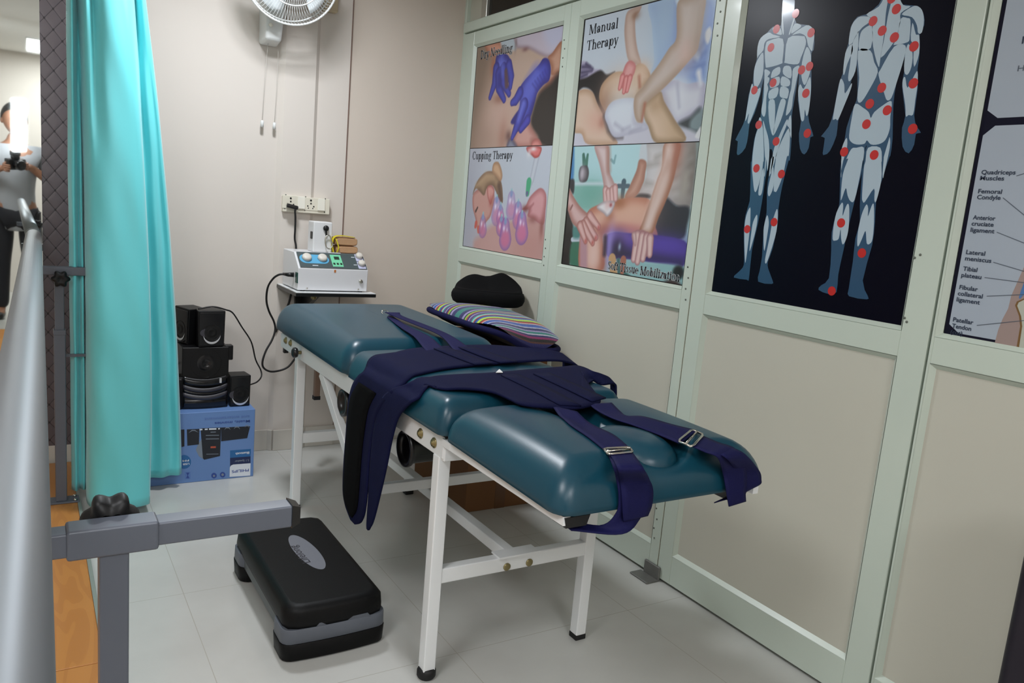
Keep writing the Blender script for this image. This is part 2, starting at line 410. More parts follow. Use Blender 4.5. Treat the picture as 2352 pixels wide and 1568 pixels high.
# boards under the cushions
MB().box((1.075, 2.85, 0.808), (1.685, 3.80, 0.822)).build('foot_board', M_dark, tb)
MB().box((1.06, 2.01, 0.808), (1.70, 2.79, 0.822)).build('middle_board', M_dark, tb)
b = MB(); b.bar((1.062, 1.385, 0.797), (1.062, 2.02, 0.797), 0.02, 0.022); b.bar((1.70, 1.385, 0.797), (1.70, 2.02, 0.797), 0.02, 0.022)
b.bar((1.05, 1.98, 0.797), (1.71, 1.98, 0.797), 0.03, 0.02)
b.build('head_frame', M_white, tb)
for x in (1.098, 1.635):
    MB().hexa([(x-0.036, 1.386, 0.778), (x+0.024, 1.386, 0.778), (x+0.024, 1.44, 0.778), (x-0.036, 1.44, 0.778), (x-0.044, 1.382, 0.806), (x+0.03, 1.382, 0.806), (x+0.03, 1.45, 0.806), (x-0.044, 1.45, 0.806)]).build('corner_block', M_blackp, tb)
# frame
for x in (1.0745, 1.6805):
    MB().box((x-0.0185, 2.016, 0.742), (x+0.0185, 3.80, 0.812)).build('side_rail', M_white, tb, bevel=0.004)
MB().box((1.06, 2.012, 0.735), (1.695, 2.048, 0.80)).build('end_rail', M_white, tb, bevel=0.004)
MB().box((1.09, 3.76, 0.742), (1.665, 3.80, 0.80)).build('end_rail', M_white, tb, bevel=0.004)
for (x, y) in ((1.0745, 2.055), (1.6755, 2.055), (1.0825, 3.555), (1.6755, 3.555)):
    lg = MB().box((x-0.021, y-0.021, 0.018), (x+0.021, y+0.021, 0.745)).build('leg', M_white, tb, bevel=0.004)
    if (x, y) == (1.0745, 2.055):
        MB().lathe([(0.0, -0.001), (0.026, 0.0), (0.031, 0.008), (0.031, 0.024), (0.026, 0.034), (0.0, 0.036)], (x, y, 0.001), (0, 0, 1), 20, caps=False).build('foot', M_rubber, lg, weld=True)
    else:
        MB().box((x-0.022, y-0.022, 0.0), (x+0.022, y+0.022, 0.020)).build('foot', M_rubber, lg, bevel=0.003)
for y in (2.055, 3.555):
    cb = MB().box((1.09, y-0.018, 0.324), (1.665, y+0.018, 0.374)).build('cross_bar', M_white, tb, bevel=0.004)
    if y < 3:
        for x in (1.334, 1.422):
            MB().lathe([(0.0, 0.0), (0.013, 0.0), (0.0135, 0.004), (0.010, 0.006), (0.0, 0.006)], (x, y-0.017, 0.340), (0, -1, 0), 16, caps=False).build('bolt_head', M_brass, cb, weld=True)
lb = MB().box((1.358, 2.073, 0.33), (1.398, 3.537, 0.370)).build('long_stretcher', M_white, tb, bevel=0.004)
MB().box((1.30, 2.03, 0.3735), (1.456, 2.085, 0.379)).build('mounting_flange', M_white, lb)
# gusset, sloping braces and hanging rod below the middle section
for x in (1.0745, 1.6805):
    b = MB(); b.bar((x, 3.20, 0.745), (x, 2.70, 0.40), 0.03, 0.045); b.build('brace', M_white, tb, bevel=0.003)
MB().box((1.09, 2.685, 0.375), (1.665, 2.715, 0.415)).build('brace_tie', M_white, tb, bevel=0.003)
for (y, z) in ((3.708, 0.797), (3.627, 0.80), (2.174, 0.778), (2.076, 0.777)):
    MB().lathe([(0.0, 0.0), (0.0165, 0.0), (0.0165, 0.003), (0.0165, 0.0032), (0.0115, 0.0033), (0.0115, 0.0034), (0.0115, 0.0085), (0.0113, 0.0088), (0.0065, 0.0089), (0.0065, 0.0115), (0.0, 0.0116)], (1.0562, y, z-0.008 if y > 3 else z), (-1, 0, 0), 16, caps=False).build('bolt', M_brass, tb, weld=True)
kn = MB().lathe([(0.0, 0.0), (0.008, 0.0), (0.008, 0.02), (0.0, 0.02)], (1.056, 3.462, 0.780), (-1, 0, 0), 14, caps=False).build('locking_pin', M_brass, tb, weld=True)
MB().lathe([(0.0, 0.018), (0.020, 0.018), (0.024, 0.026), (0.023, 0.036), (0.014, 0.042), (0.0, 0.043)], (1.056, 3.462, 0.780), (-1, 0, 0), 18, caps=False).build('pin_knob', M_blackp, kn, weld=True)
MB().box((1.065, 3.765, 0.715), (1.085, 3.79, 0.745)).build('rail_stop', M_blackp, tb)
MB().box((1.295, 3.98, 0.43), (1.325, 4.01, 0.742)).build('hanging_post', mat('brown_steel', (120, 96, 80), 0.5, var=0.1), tb, bevel=0.003)
MB().box((1.293, 3.978, 0.412), (1.327, 4.012, 0.432)).build('post_cap', M_rubber, tb)
MB().box((1.295, 3.78, 0.742), (1.325, 4.01, 0.775)).build('post_arm', M_white, tb, bevel=0.003)
# black roll holders clamped below the side rail
def cup(y, z, r, l):
    c = MB(); c.lathe([(0.0, 0.02), (r*0.72, 0.02), (r*0.80, 0.014), (r*0.86, 0.0), (r, 0.0), (r*1.03, 0.008), (r, 0.016), (r*0.86, 0.022), (r*0.82, l), (0.0, l)], (1.078, y, z), (1, 0, 0), 32, caps=False)
    o = c.build('roll_holder', M_blackp, tb, weld=True)
    MB().box((1.085, y-0.02, z+r*0.7), (1.125, y+0.02, 0.7415)).build('clamp', M_blackp, o)
cup(2.345, 0.672, 0.062, 0.115)
cup(2.965, 0.672, 0.055, 0.10)

# ------------------------------------------------------------------ navy belts
M_navy = mat('navy_webbing', (12, 16, 52), 0.85, spec=0.15, var=0.12, vscale=14, bump=0.3, bscale=420)
M_strap = mat('navy_strap', (18, 19, 68), 0.7, spec=0.2, var=0.06, vscale=25, bump=0.3, bscale=500)
M_velcro = mat('black_velcro', (5, 5, 6), 0.95, spec=0.1, bump=0.6, bscale=700)
M_chrome = mat('chrome_wire', (210, 206, 196), 0.18, metal=1.0)
def belt(hang, low, high, name, parent, off, thick=0.007):
    A = [Vector((x, a, z)) for (x, z, a, c) in hang]+low; B = [Vector((x, c, z)) for (x, z, a, c) in hang]+high
    m = ribbon(A, B, thick, n=5, across=14)
    for i, v in enumerate(m.v):
        if 1.03 < v.x < 1.73 and v.z > 0.86: m.v[i] = Vector((v.x, v.y, max(v.z, top_z(v.x, v.y)+off)))
    return m.build(name, M_navy, parent, solid=thick, solid_off=0.0)
def drop(L, d):
    e = L[-1]; return L+[e+Vector((0.010, 0, -0.025)), e+Vector((0.014, 0, -0.08)), e+Vector((0.014, 0, -d))]
low1 = drop([az(925, 884, .905), az(955, 866, .930), az(1000, 851, .942), az(1060, 842, .946), az(1130, 836, .948), az(1200, 831, .950), az(1250, 828, .952), ax(1290, 829, 1.72), ax(1325, 839, 1.79)], 0.2)
high1 = drop([az(845, 838, .900), az(870, 825, .920), az(920, 807, .942), az(970, 799, .946), az(1040, 795, .948), az(1120, 793, .950), az(1190, 798, .953), ax(1245, 803, 1.72), ax(1290, 812, 1.79)], 0.2)
low2 = drop([az(985, 903, .910), az(1010, 897, .930), az(1050, 893, .942), az(1095, 895, .945), az(1135, 902, .946), az(1170, 917, .946), az(1195, 928, .946), az(1235, 934, .946), az(1275, 936, .946), az(1320, 938, .946), az(1355, 932, .946), az(1380, 921, .947), az(1366, 908, .947), az(1335, 895, .948), ax(1362, 889, 1.68), ax(1390, 883, 1.71), ax(1412, 882, 1.755)], 0.2)
high2 = drop([az(925, 886, .905), az(950, 876, .925), az(1000, 865, .942), az(1050, 861, .945), az(1095, 859, .946), az(1130, 857, .946), az(1165, 854, .946), az(1200, 851, .947), az(1235, 848, .947), az(1270, 845, .948), az(1295, 843, .948), az(1312, 841, .949), az(1325, 840.5, .950), az(1340, 844, .951), ax(1360, 851, 1.70), ax(1380, 859, 1.72), ax(1400, 869, 1.755)], 0.2)
def prof_z(x):
    if x < 1.030: return None
    return 0.0
hang1 = [(1.012, 0.318, 2.575, 2.622), (1.012, 0.333, 2.543, 2.655), (1.012, 0.355, 2.516, 2.690), (1.012, 0.40, 2.492, 2.718), (1.012, 0.50, 2.478, 2.724), (1.012, 0.60, 2.474, 2.718), (1.012, 0.70, 2.455, 2.712), (1.011, 0.76, 2.435, 2.702), (1.011, 0.82, 2.385, 2.672), (1.014, 0.865, 2.325, 2.625), (1.02, 0.885, 2.312, 2.595)]
hang2 = [(1.014, 0.345, 2.452, 2.466), (1.014, 0.36, 2.440, 2.470), (1.014, 0.39, 2.418, 2.470), (1.014, 0.46, 2.388, 2.468), (1.013, 0.60, 2.335, 2.465), (1.012, 0.72, 2.297, 2.448), (1.012, 0.80, 2.262, 2.422), (1.012, 0.845, 2.218, 2.388), (1.015, 0.872, 2.185, 2.352), (1.022, 0.889, 2.165, 2.325)]
b1 = thing('traction_belt', 'navy chest belt with a black touch tape strip hanging off the table side', 'traction belt', (1.38, 2.6, 0.945), 'navy traction belts')
belt(hang1, low1, high1, 'band', b1, 0.006)
v = ribbon([(1.006, z, 0) for z in ()] or [Vector((1.0065, 2.60, 0.335)), Vector((1.0065, 2.556, 0.39)), Vector((1.0065, 2.545, 0.50)), Vector((1.0065, 2.538, 0.62)), Vector((1.0055, 2.505, 0.76)), Vector((1.0065, 2.44, 0.845))],
           [Vector((1.0065, 2.625, 0.335)), Vector((1.0065, 2.695, 0.385)), Vector((1.0065, 2.705, 0.50)), Vector((1.0065, 2.700, 0.62)), Vector((1.0055, 2.680, 0.76)), Vector((1.0065, 2.605, 0.845))], 0.003)
v.build('velcro_strip', M_velcro, b1, solid=0.003)
b2 = thing('traction_belt', 'navy pelvic belt with buckled straps running to the table head', 'traction belt', (1.4, 2.2, 0.945), 'navy traction belts')
belt(hang2, low2, high2, 'band', b2, 0.007)
def strap(pxA, pxB, z, parent, name='strap', lift=0.004, thick=0.003, zs=None, n=6, follow=True):
    """webbing along two traced edges lying on the upholstery"""
    A = []; B = []
    for i, (p, q) in enumerate(zip(pxA, pxB)):
        za = zs[i] if zs else z
        A.append(az(p[0], p[1], za)); B.append(az(q[0], q[1], za))
    m = ribbon(A, B, thick, n=n, across=6)
    if follow:
        for i, vv in enumerate(m.v):
            if TX0+0.02 < vv.x < TX1-0.02: m.v[i] = Vector((vv.x, vv.y, max(vv.z, top_z(vv.x, vv.y)+lift)))
    return m.build(name, M_strap, parent, solid=thick)
# straps from the chest belt to the ring at the foot end, carried across the belt as sewn bands
zf = [0.968, 0.966, 0.962, 0.955, 0.950, 0.956, 0.956, 0.956]
strap([(889, 728), (920, 752), (950, 772), (972, 798), (985, 812)], [(896, 722), (930, 745), (985, 772), (1012, 794), (1030, 808)], 0, b1, zs=[0.968, 0.967, 0.964, 0.952, 0.944])
strap([(884, 717), (915, 730), (960, 748), (995, 762), (1018, 776), (1038, 799), (1050, 812)], [(918, 718), (925, 726), (975, 745), (1020, 763), (1048, 778), (1075, 797), (1092, 808)], 0, b1, zs=[0.985, 0.980, 0.974, 0.970, 0.964, 0.953, 0.944])
def sewn(pa, pb, z, par):
    A = [az(p[0], p[1], z) for p in pa]; B = [az(p[0], p[1], z) for p in pb]
    ribbon(A, B, 0.003, n=4, across=3).build('sewn_band', M_navy, par, solid=0.004)
sewn([(996, 800), (1050, 822), (1090, 837)], [(1032, 799), (1090, 820), (1132, 835)], 0.953, b1)
sewn([(1052, 797), (1110, 820), (1150, 833)], [(1090, 797), (1150, 818), (1190, 831)], 0.955, b1)
sewn([(1150, 861), (1220, 895), (1285, 930)], [(1190, 859), (1265, 893), (1335, 932)], 0.952, b2)
sewn([(1225, 858), (1300, 893), (1360, 922)], [(1262, 856), (1340, 890), (1392, 914)], 0.953, b2)
rg = [az(884, 717, 0.972)+Vector((0.012*math.cos(a)*1.3, 0.004*math.sin(a), 0.010*math.sin(a))) for a in [2*PI*k/20 for k in range(20)]]
MB().loop(rg, 0.0025).build('ring', M_chrome, b1)
# straps from the pelvic belt over the head cushion
strap([(1268, 932), (1290, 962), (1310, 985), (1350, 1006), (1388, 1035)], [(1325, 945), (1350, 968), (1375, 982), (1412, 1000), (1450, 1032)], 0.925, b2, zs=[0.948, 0.935, 0.932, 0.938, 0.936])
strap([(1352, 928), (1375, 945), (1410, 962), (1450, 975), (1505, 995), (1560, 1018)], [(1405, 925), (1425, 945), (1440, 955), (1480, 957), (1545, 978), (1603, 992)], 0.925, b2, zs=[0.948, 0.940, 0.940, 0.942, 0.938, 0.936])
for (a, c, dd, e, z) in (((1386, 1030), (1398, 1043), (1453, 1038), (1446, 1027), 0.942), ((1557, 1013), (1590, 1026), (1616, 998), (1590, 986), 0.942)):
    q = [az(p[0], p[1], z) for p in (a, c, dd, e)]
    pts = []
    for i in range(4):
        p0, p1 = q[i], q[(i+1) % 4]
        for t in (0.12, 0.5, 0.88): pts.append(p0.lerp(p1, t))
    bk = MB(); bk.loop(pts, 0.0035); m0 = q[0].lerp(q[1], 0.55); m1 = q[3].lerp(q[2], 0.45)
    bk.tube([m0+Vector((0, 0, 0.001)), m1+Vector((0, 0, 0.001))], 0.003, 8)
    bk.build('buckle', M_chrome, b2)
def wrap(A, B, name='strap_tail', thick=0.003):
    ribbon(A, B, thick, n=6, across=5).build(name, M_strap, b2, solid=thick)
yE = 1.362
wrap([az(1400, 1041, 0.938), az(1418, 1075, 0.934), ay(1424, 1105, yE), ay(1428, 1140, yE-0.006), ay(1430, 1175, yE-0.008), ay(1432, 1198, yE-0.004)],
     [az(1452, 1038, 0.938), az(1478, 1075, 0.934), ay(1494, 1105, yE), ay(1500, 1130, yE-0.006), ay(1497, 1160, yE-0.008), ay(1488, 1184, yE-0.004)])
wrap([az(1395, 1040, 0.932), az(1408, 1072, 0.928), ay(1416, 1104, yE+0.006), ay(1421, 1140, yE+0.002), ay(1415, 1178, yE+0.004), Vector((1.165, 1.39, 0.770)), Vector((1.085, 1.46, 0.772))],
     [az(1440, 1038, 0.932), az(1470, 1072, 0.928), ay(1486, 1104, yE+0.006), ay(1490, 1140, yE+0.002), ay(1470, 1190, yE+0.004), Vector((1.205, 1.35, 0.758)), Vector((1.09, 1.40, 0.764))])
wrap([az(1587, 1024, 0.938), az(1620, 1038, 0.936), az(1648, 1050, 0.930), ay(1660, 1085, yE), ay(1666, 1115, yE-0.004), ay(1670, 1140, yE-0.006), ay(1674, 1163, yE-0.004)],
     [az(1612, 1000, 0.938), az(1650, 1016, 0.936), az(1690, 1032, 0.930), ay(1712, 1075, yE), ay(1714, 1110, yE-0.004), ay(1712, 1130, yE-0.006), ay(1713, 1151, yE-0.004)])
wrap([az(1640, 1036, 0.934), az(1668, 1052, 0.926), ay(1690, 1080, yE+0.006), ay(1700, 1100, yE+0.004), ay(1706, 1132, yE+0.005), Vector((1.56, 1.40, 0.772))],
     [az(1662, 1020, 0.934), az(1710, 1042, 0.926), ay(1742, 1078, yE+0.006), ay(1748, 1100, yE+0.004), ay(1742, 1114, yE+0.005), Vector((1.64, 1.40, 0.790))])
tri = [az(1139, 854.5, 0.955), az(1155, 854.5, 0.955), az(1147, 847, 0.955)]
MB().prism(tri, (0, 0, -0.002)).build('care_tag', mat('white_label', (240, 240, 238), 0.6), b2)
# ------------------------------------------------------------------ left side: parallel bars, mirror, patterned panel, curtain
M_grey = mat('grey_paint', (88, 93, 103), 0.42, var=0.03, vscale=6, coat=0.05)
M_steel = mat('brushed_steel', (150, 154, 158), 0.5, metal=0.9, var=0.02, vscale=3)
def wood_mat(name, c0, c1, rough=0.35):
    m = D.materials.new(name); m.use_nodes = True; nt = m.node_tree; b = nt.nodes['Principled BSDF']
    tc = nt.nodes.new('ShaderNodeTexCoord'); mp = nt.nodes.new('ShaderNodeMapping'); mp.inputs['Scale'].default_value = (7, 1.1, 7)
    nt.links.new(tc.outputs['Object'], mp.inputs[0])
    n = nt.nodes.new('ShaderNodeTexNoise'); n.inputs['Scale'].default_value = 1.6; n.inputs['Detail'].default_value = 2; n.inputs['Distortion'].default_value = 0.6
    nt.links.new(mp.outputs[0], n.inputs['Vector'])
    w = nt.nodes.new('ShaderNodeMath'); w.operation = 'MULTIPLY'; w.inputs[1].default_value = 40; nt.links.new(n.outputs['Fac'], w.inputs[0])
    sn = nt.nodes.new('ShaderNodeMath'); sn.operation = 'SINE'; nt.links.new(w.outputs[0], sn.inputs[0])
    cr = nt.nodes.new('ShaderNodeValToRGB'); nt.links.new(sn.outputs[0], cr.inputs[0])
    cr.color_ramp.elements[0].position = 0.0; cr.color_ramp.elements[0].color = lin(c0); cr.color_ramp.elements[1].position = 0.25; cr.color_ramp.elements[1].color = lin(c1)
    nt.links.new(cr.outputs[0], b.inputs['Base Color']); b.inputs['Roughness'].default_value = rough
    MATS[name] = m; return m
M_wood = wood_mat('orange_ply', (180, 120, 58), (188, 128, 63))
pbs = thing('parallel_bars', 'grey parallel bars with a steel hand rail on an orange plywood platform', 'parallel bars', (0.0, 2.4, 0))
rail_end = ay(77, 543, 4.40); rail_dir = ray(91, 386); rail_dir.z = 0; rail_dir.normalize()
def rail_at(y): return rail_end-rail_dir*((rail_end.y-y)/rail_dir.y)
MB().tube([rail_at(y) for y in (0.12, 0.2, 2.0, 4.385)], 0.034, 32).build('hand_rail', M_steel, pbs)
MB().lathe([(0.034, 0.0), (0.0345, 0.004), (0.0345, 0.02), (0.03, 0.024), (0.0, 0.025)], rail_at(4.384), rail_dir, 32).build('rail_end_cap', M_steel, pbs)
def board(y0, y1, name='platform_board'):
    return MB().box((-0.75, y0, 0.0), (0.182, y1, 0.038)).build(name, M_wood, pbs, bevel=0.002, segs=1)
board(0.5, 2.468); board(2.472, 4.42)
MB().box((0.182, 0.5, 0.0), (0.196, 4.42, 0.040)).build('edge_strip', mat('platform_edging', (150, 158, 150), 0.4, metal=0.3), pbs, bevel=0.001, segs=1)
es = MATS['grey_steel']
for y in (1.9, 2.3, 2.62, 2.9, 3.25, 3.6): MB().lathe([(0.005, 0.0), (0.004, 0.0015)], (0.196, y, 0.022), (1, 0, 0), 10).build('edge_screw', M_screw, pbs)
# far post: telescopic, with a star knob and cross arm
far = MB(); far.box((0.098, 3.846, 0.045), (0.142, 3.892, 0.82)); far.build('post', M_grey, pbs, bevel=0.004)
MB().box((0.103, 3.851, 0.80), (0.138, 3.887, 1.062)).build('inner_post', M_grey, pbs, bevel=0.003)
MB().box((0.0965, 3.844, 0.80), (0.1435, 3.894, 0.822)).build('post_collar', M_grey, pbs, bevel=0.002)
MB().box((0.05, 3.83, 0.038), (0.19, 3.91, 0.046)).build('base_plate', M_grey, pbs, bevel=0.002)
for (x, y) in ((0.066, 3.844), (0.066, 3.896), (0.174, 3.844), (0.174, 3.896)):
    MB().lathe([(0.0, 0.0), (0.009, 0.0), (0.008, 0.006), (0.0, 0.007)], (x, y, 0.046), (0, 0, 1), 10, caps=False).build('anchor_bolt', M_chrome, pbs, weld=True)
MB().box((-0.02, 3.852, 1.058), (0.30, 3.888, 1.095)).build('cross_arm', M_grey, pbs, bevel=0.004)
MB().bar((rail_at(3.87).x, 3.870, 1.09), (rail_at(3.87).x, 3.870, 1.145), 0.03, 0.03).build('rail_saddle', M_grey, pbs)
def star_knob(c, axis, r, l, par):
    a = Vector(axis).normalized(); ref = Vector((0, 0, 1)) if abs(a.z) < 0.9 else Vector((1, 0, 0)); x = a.cross(ref).normalized(); y = a.cross(x); vs = []; N = 60
    prof = [(0.55, 0.0), (0.95, 0.12), (1.0, 0.3), (1.0, 0.6), (0.93, 0.8), (0.75, 0.92), (0.45, 1.0), (0.3, 0.9), (0.0, 0.86)]
    for (s_, h) in prof:
        for k in range(N):
            t = 2*PI*k/N; rr = r*s_*(0.87+0.13*math.cos(6*t)*min(1, s_*1.1))
            vs.append(Vector(c)+a*(h*l)+x*(rr*math.cos(t))+y*(rr*math.sin(t)))
    fs = [(j*N+k, j*N+(k+1) % N, (j+1)*N+(k+1) % N, (j+1)*N+k) for j in range(len(prof)-1) for k in range(N)]
    m = MB(); m.add(vs, fs, 0, True); return m.build('star_knob', mat('knob_black', (13, 13, 14), 0.5, spec=0.35), par, weld=True)
star_knob((0.125, 3.852, 1.045), (0, -1, 0), 0.037, 0.035, pbs)
MB().box((0.142, 3.862, 0.70), (0.30, 3.874, 0.712)).build('tie_rod', M_grey, pbs)
# near post
YN = 1.08
pR, pL = ay(298, 1300, YN), ay(229, 1300, YN); zb = ay(480, 1246, YN).z; zt = ay(480, 1215, YN).z
MB().box((pL.x, YN+0.004, 0.038), (pR.x, YN+0.04, zb+0.004)).build('post', M_grey, pbs, bevel=0.003)
MB().box((pL.x-0.04, YN-0.02, 0.038), (pR.x+0.04, YN+0.06, 0.046)).build('base_plate', M_grey, pbs, bevel=0.002)
MB().box((-0.06, YN+0.003, zb+0.004), (0.328, YN+0.036, zb+0.037)).build('cross_arm', M_grey, pbs, bevel=0.003)
sl, sr = ay(152, 1240, YN).x, ay(366, 1225, YN).x
MB().box((sl, YN-0.001, zb), (sr, YN+0.040, zb+0.041)).build('arm_sleeve', M_grey, pbs, bevel=0.004)
MB().hexa([(0.327, YN+0.002, zb+0.003), (0.340, YN+0.006, zb+0.008), (0.340, YN+0.033, zb+0.008), (0.327, YN+0.037, zb+0.003), (0.327, YN+0.002, zb+0.038), (0.340, YN+0.006, zb+0.033), (0.340, YN+0.033, zb+0.033), (0.327, YN+0.037, zb+0.038)]).build('end_plug', M_blackp, pbs)
MB().bar((rail_at(YN).x+0.01, YN+0.02, zb+0.03), (rail_at(YN).x+0.01, YN+0.02, 1.145), 0.03, 0.03).build('rail_saddle', M_grey, pbs)
kc = ay(253, 1172, YN+0.06)
star_knob((kc.x, YN+0.040, zb+0.026), (0, 1, 0.25), 0.037, 0.04, pbs)

# patterned wall panel with the mirror on it
def quilt_mat():
    m = D.materials.new('quilted_panel'); m.use_nodes = True; nt = m.node_tree; b = nt.nodes['Principled BSDF']
    tc = nt.nodes.new('ShaderNodeTexCoord'); sep = nt.nodes.new('ShaderNodeSeparateXYZ'); nt.links.new(tc.outputs['Object'], sep.inputs[0])
    def node(op, a, c):
        q = nt.nodes.new('ShaderNodeMath'); q.operation = op
        for i, s_ in enumerate((a, c)):
            if s_ is None: continue
            if isinstance(s_, (int, float)): q.inputs[i].default_value = s_
            else: nt.links.new(s_, q.inputs[i])
        return q.outputs[0]
    u = node('MULTIPLY', sep.outputs[0], 1/(0.073*S)); v = node('MULTIPLY', sep.outputs[2], 1/(0.0925*S))
    p = node('ADD', node('ADD', u, v), 50.13); q = node('ADD', node('SUBTRACT', u, v), 50.41)
    def dist(s_): return node('ABSOLUTE', node('SUBTRACT', node('FRACT', s_, None), 0.5), None)
    dp, dq = dist(p), dist(q)   # 0.5 at the seams
    mx = node('MAXIMUM', dp, dq); line = node('GREATER_THAN', mx, 0.472)
    dot = node('GREATER_THAN', node('MINIMUM', dp, dq), 0.425)
    pat = node('MAXIMUM', node('MULTIPLY', line, 0.75), dot)
    mix = nt.nodes.new('ShaderNodeMix'); mix.data_type = 'RGBA'; nt.links.new(pat, mix.inputs[0])
    mix.inputs[6].default_value = lin((98, 88, 91)); mix.inputs[7].default_value = lin((44, 38, 40)); nt.links.new(mix.outputs[2], b.inputs['Base Color'])
    hgt = node('SUBTRACT', 1.0, node('POWER', node('MULTIPLY', mx, 2.0), 4.0))
    bp = nt.nodes.new('ShaderNodeBump'); bp.inputs['Strength'].default_value = 0.18; bp.inputs['Distance'].default_value = 0.004; nt.links.new(hgt, bp.inputs['Height']); nt.links.new(bp.outputs['Normal'], b.inputs['Normal'])
    b.inputs['Roughness'].default_value = 0.3
    return m
tag(MB().box((-1.2, 4.447, 0.118), (0.184, 4.4605, 2.78)).build('wall_panel', quilt_mat(), bevel=0.002, segs=1), 'dark brown quilted wall panel with a diamond pattern left of the curtain', 'wall panel')
mir = thing('mirror', 'tall wall mirror with the photographer reflected, behind the steel hand rail', 'mirror', (-0.42, 4.44, 0.227))
M_mirror = mat('mirror_silver', (232, 238, 235), 0.02, metal=1.0)
MB().box((-0.92, 4.436, 0.227), (0.071, 4.447, 2.66)).build('glass', M_mirror, mir)
for z in (0.232, 2.6):
    for x in (0.05, -0.88): MB().box((x-0.014, 4.430, z-0.016), (x+0.014, 4.447, z+0.022)).build('clip', M_alu, mir, bevel=0.003, segs=1)

# curtain
M_curt = mat('teal_satin', (106, 212, 217), 0.42, var=0.025, vscale=2.5, sheen=0.35, bump=0.05, bscale=600)
bot = [(.164, 3.93), (.180, 3.895), (.196, 3.935), (.213, 3.905), (.222, 3.93), (.219, 3.80), (.228, 3.735), (.262, 3.69), (.32, 3.672), (.385, 3.665), (.435, 3.672), (.462, 3.70), (.467, 3.80), (.474, 3.95), (.505, 3.985), (.55, 3.965), (.59, 3.99), (.625, 3.975), (.643, 4.0)]
mid = [(.160, 3.90), (.178, 3.85), (.196, 3.90), (.208, 3.87), (.218, 3.93), (.222, 3.82), (.236, 3.75), (.265, 3.715), (.315, 3.70), (.37, 3.70), (.42, 3.705), (.448, 3.73), (.455, 3.82), (.460, 3.93), (.478, 3.955), (.51, 3.93), (.54, 3.955), (.56, 3.94), (.572, 3.965)]
top = [(.156, 3.88), (.170, 3.81), (.182, 3.86), (.192, 3.93), (.200, 3.84), (.214, 3.775), (.230, 3.80), (.243, 3.85), (.256, 3.79), (.280, 3.765), (.315, 3.77), (.350, 3.78), (.378, 3.80), (.392, 3.86), (.398, 3.92), (.408, 3.90), (.418, 3.87), (.428, 3.89), (.434, 3.92)]
cu = thing('curtain', 'teal satin curtain hanging in long folds in front of the wall', 'curtain', (0.4, 3.85, 2.42))
cb = [Vector((x, y, 0)) for x, y in bot]; cm = [Vector((x, y, 0)) for x, y in mid]; ct = [Vector((x, y, 0)) for x, y in top]
CB, CM, CT = catmull(cb, 8), catmull(cm, 8), catmull(ct, 8); NC = len(CB); vs = []; fs = []; NZ = 60
rnd = random.Random(3)
for j in range(NZ+1):
    t = j/NZ; z = 0.050+t*(2.42-0.050)
    for i in range(NC):
        zz = z+(0.018*(1-t) if CB[i].y > 3.85 else 0)
        l0, l1, l2 = (1-t)*(1-2*t), 4*t*(1-t), t*(2*t-1)
        p = CB[i]*l0+CM[i]*l1+CT[i]*l2
        w = 0.004*math.sin(9*t*PI+i*0.21)*math.sin(i*0.13+2*t)*(1-t*0.5)
        vs.append((p.x+w*0.4, p.y+w, zz))
for j in range(NZ):
    for i in range(NC-1): fs.append((j*NC+i, j*NC+i+1, (j+1)*NC+i+1, (j+1)*NC+i))
m = MB(); m.add(vs, fs, 0, True); m.build('drape', M_curt, cu, solid=0.003)
rod = thing('curtain_rod', 'slim metal rod carrying the teal curtain', 'curtain rod', (-0.3, 3.86, 2.445))
MB().tube([(-1.2, 3.86, 2.445), (0.47, 3.86, 2.445)], 0.014, 12).build('rod', M_alu, rod)
for x in (-0.6, 0.44): MB().tube([(x, 3.86, 2.457), (x, 3.86, 2.80)], 0.008, 8).build('hanger', M_alu, rod)
# ------------------------------------------------------------------ blue carton and speakers
M_blue = mat('blue_carton', (104, 138, 192), 0.5, var=0.015, vscale=4)
M_bk = mat('speaker_black', (11, 11, 13), 0.4, spec=0.35, var=0.1, vscale=10, bump=0.05, bscale=300)
M_bkg = mat('speaker_gloss', (18, 18, 21), 0.16)
M_bks = mat('speaker_satin_grey', (62, 60, 66), 0.35)
M_txtw = mat('print_white', (225, 230, 238), 0.6)
M_txtb = mat('print_blue', (52, 78, 150), 0.6)
M_txtl = mat('print_pale_blue', (92, 122, 182), 0.6)
M_prk = mat('print_charcoal', (30, 33, 42), 0.5)
M_prt = mat('print_teal_blue', (40, 102, 160), 0.5)
M_prn = mat('print_navy', (28, 42, 84), 0.5)
M_prg = mat('print_grey', (128, 138, 152), 0.5)
M_pro = mat('print_orange', (190, 84, 60), 0.5)
YC = 4.04
cx0, cx1, cz1 = 0.46, 1.004, 0.365
bx = thing('speaker_carton', 'blue speaker carton standing upside down on the floor beside the curtain', 'carton', (0.73, 4.22, 0))
MB().box((cx0, YC, 0.0), (cx1, 4.40, cz1)).build('box', M_blue, bx, bevel=0.003)
pr = MB(); YF = YC-0.0006
def cpt(px, py, e=0.0): p = ay(px, py, YC); return Vector((p.x, YF-e, p.z))
def cpoly(pts, mi, e=0.0): pr.add([cpt(px, py, e) for px, py in pts], [list(range(len(pts)))], mi)
K = lambda X, Y: (400+X/8.255, 930+Y/8.255)   # reading frame of the carton close-up
cpoly([K(1060, 860), K(1455, 830), K(1448, 970), K(1060, 1000)], 3)
cpoly([K(1060, 1000), K(1448, 970), K(1447, 1105), K(1110, 1130), K(1060, 1165)], 4, 0.0002)
cpoly([K(1055, 1180), K(1075, 1145), K(1120, 1125), K(1448, 1100), K(1442, 1335), K(1050, 1360)], 0, 0.0004)
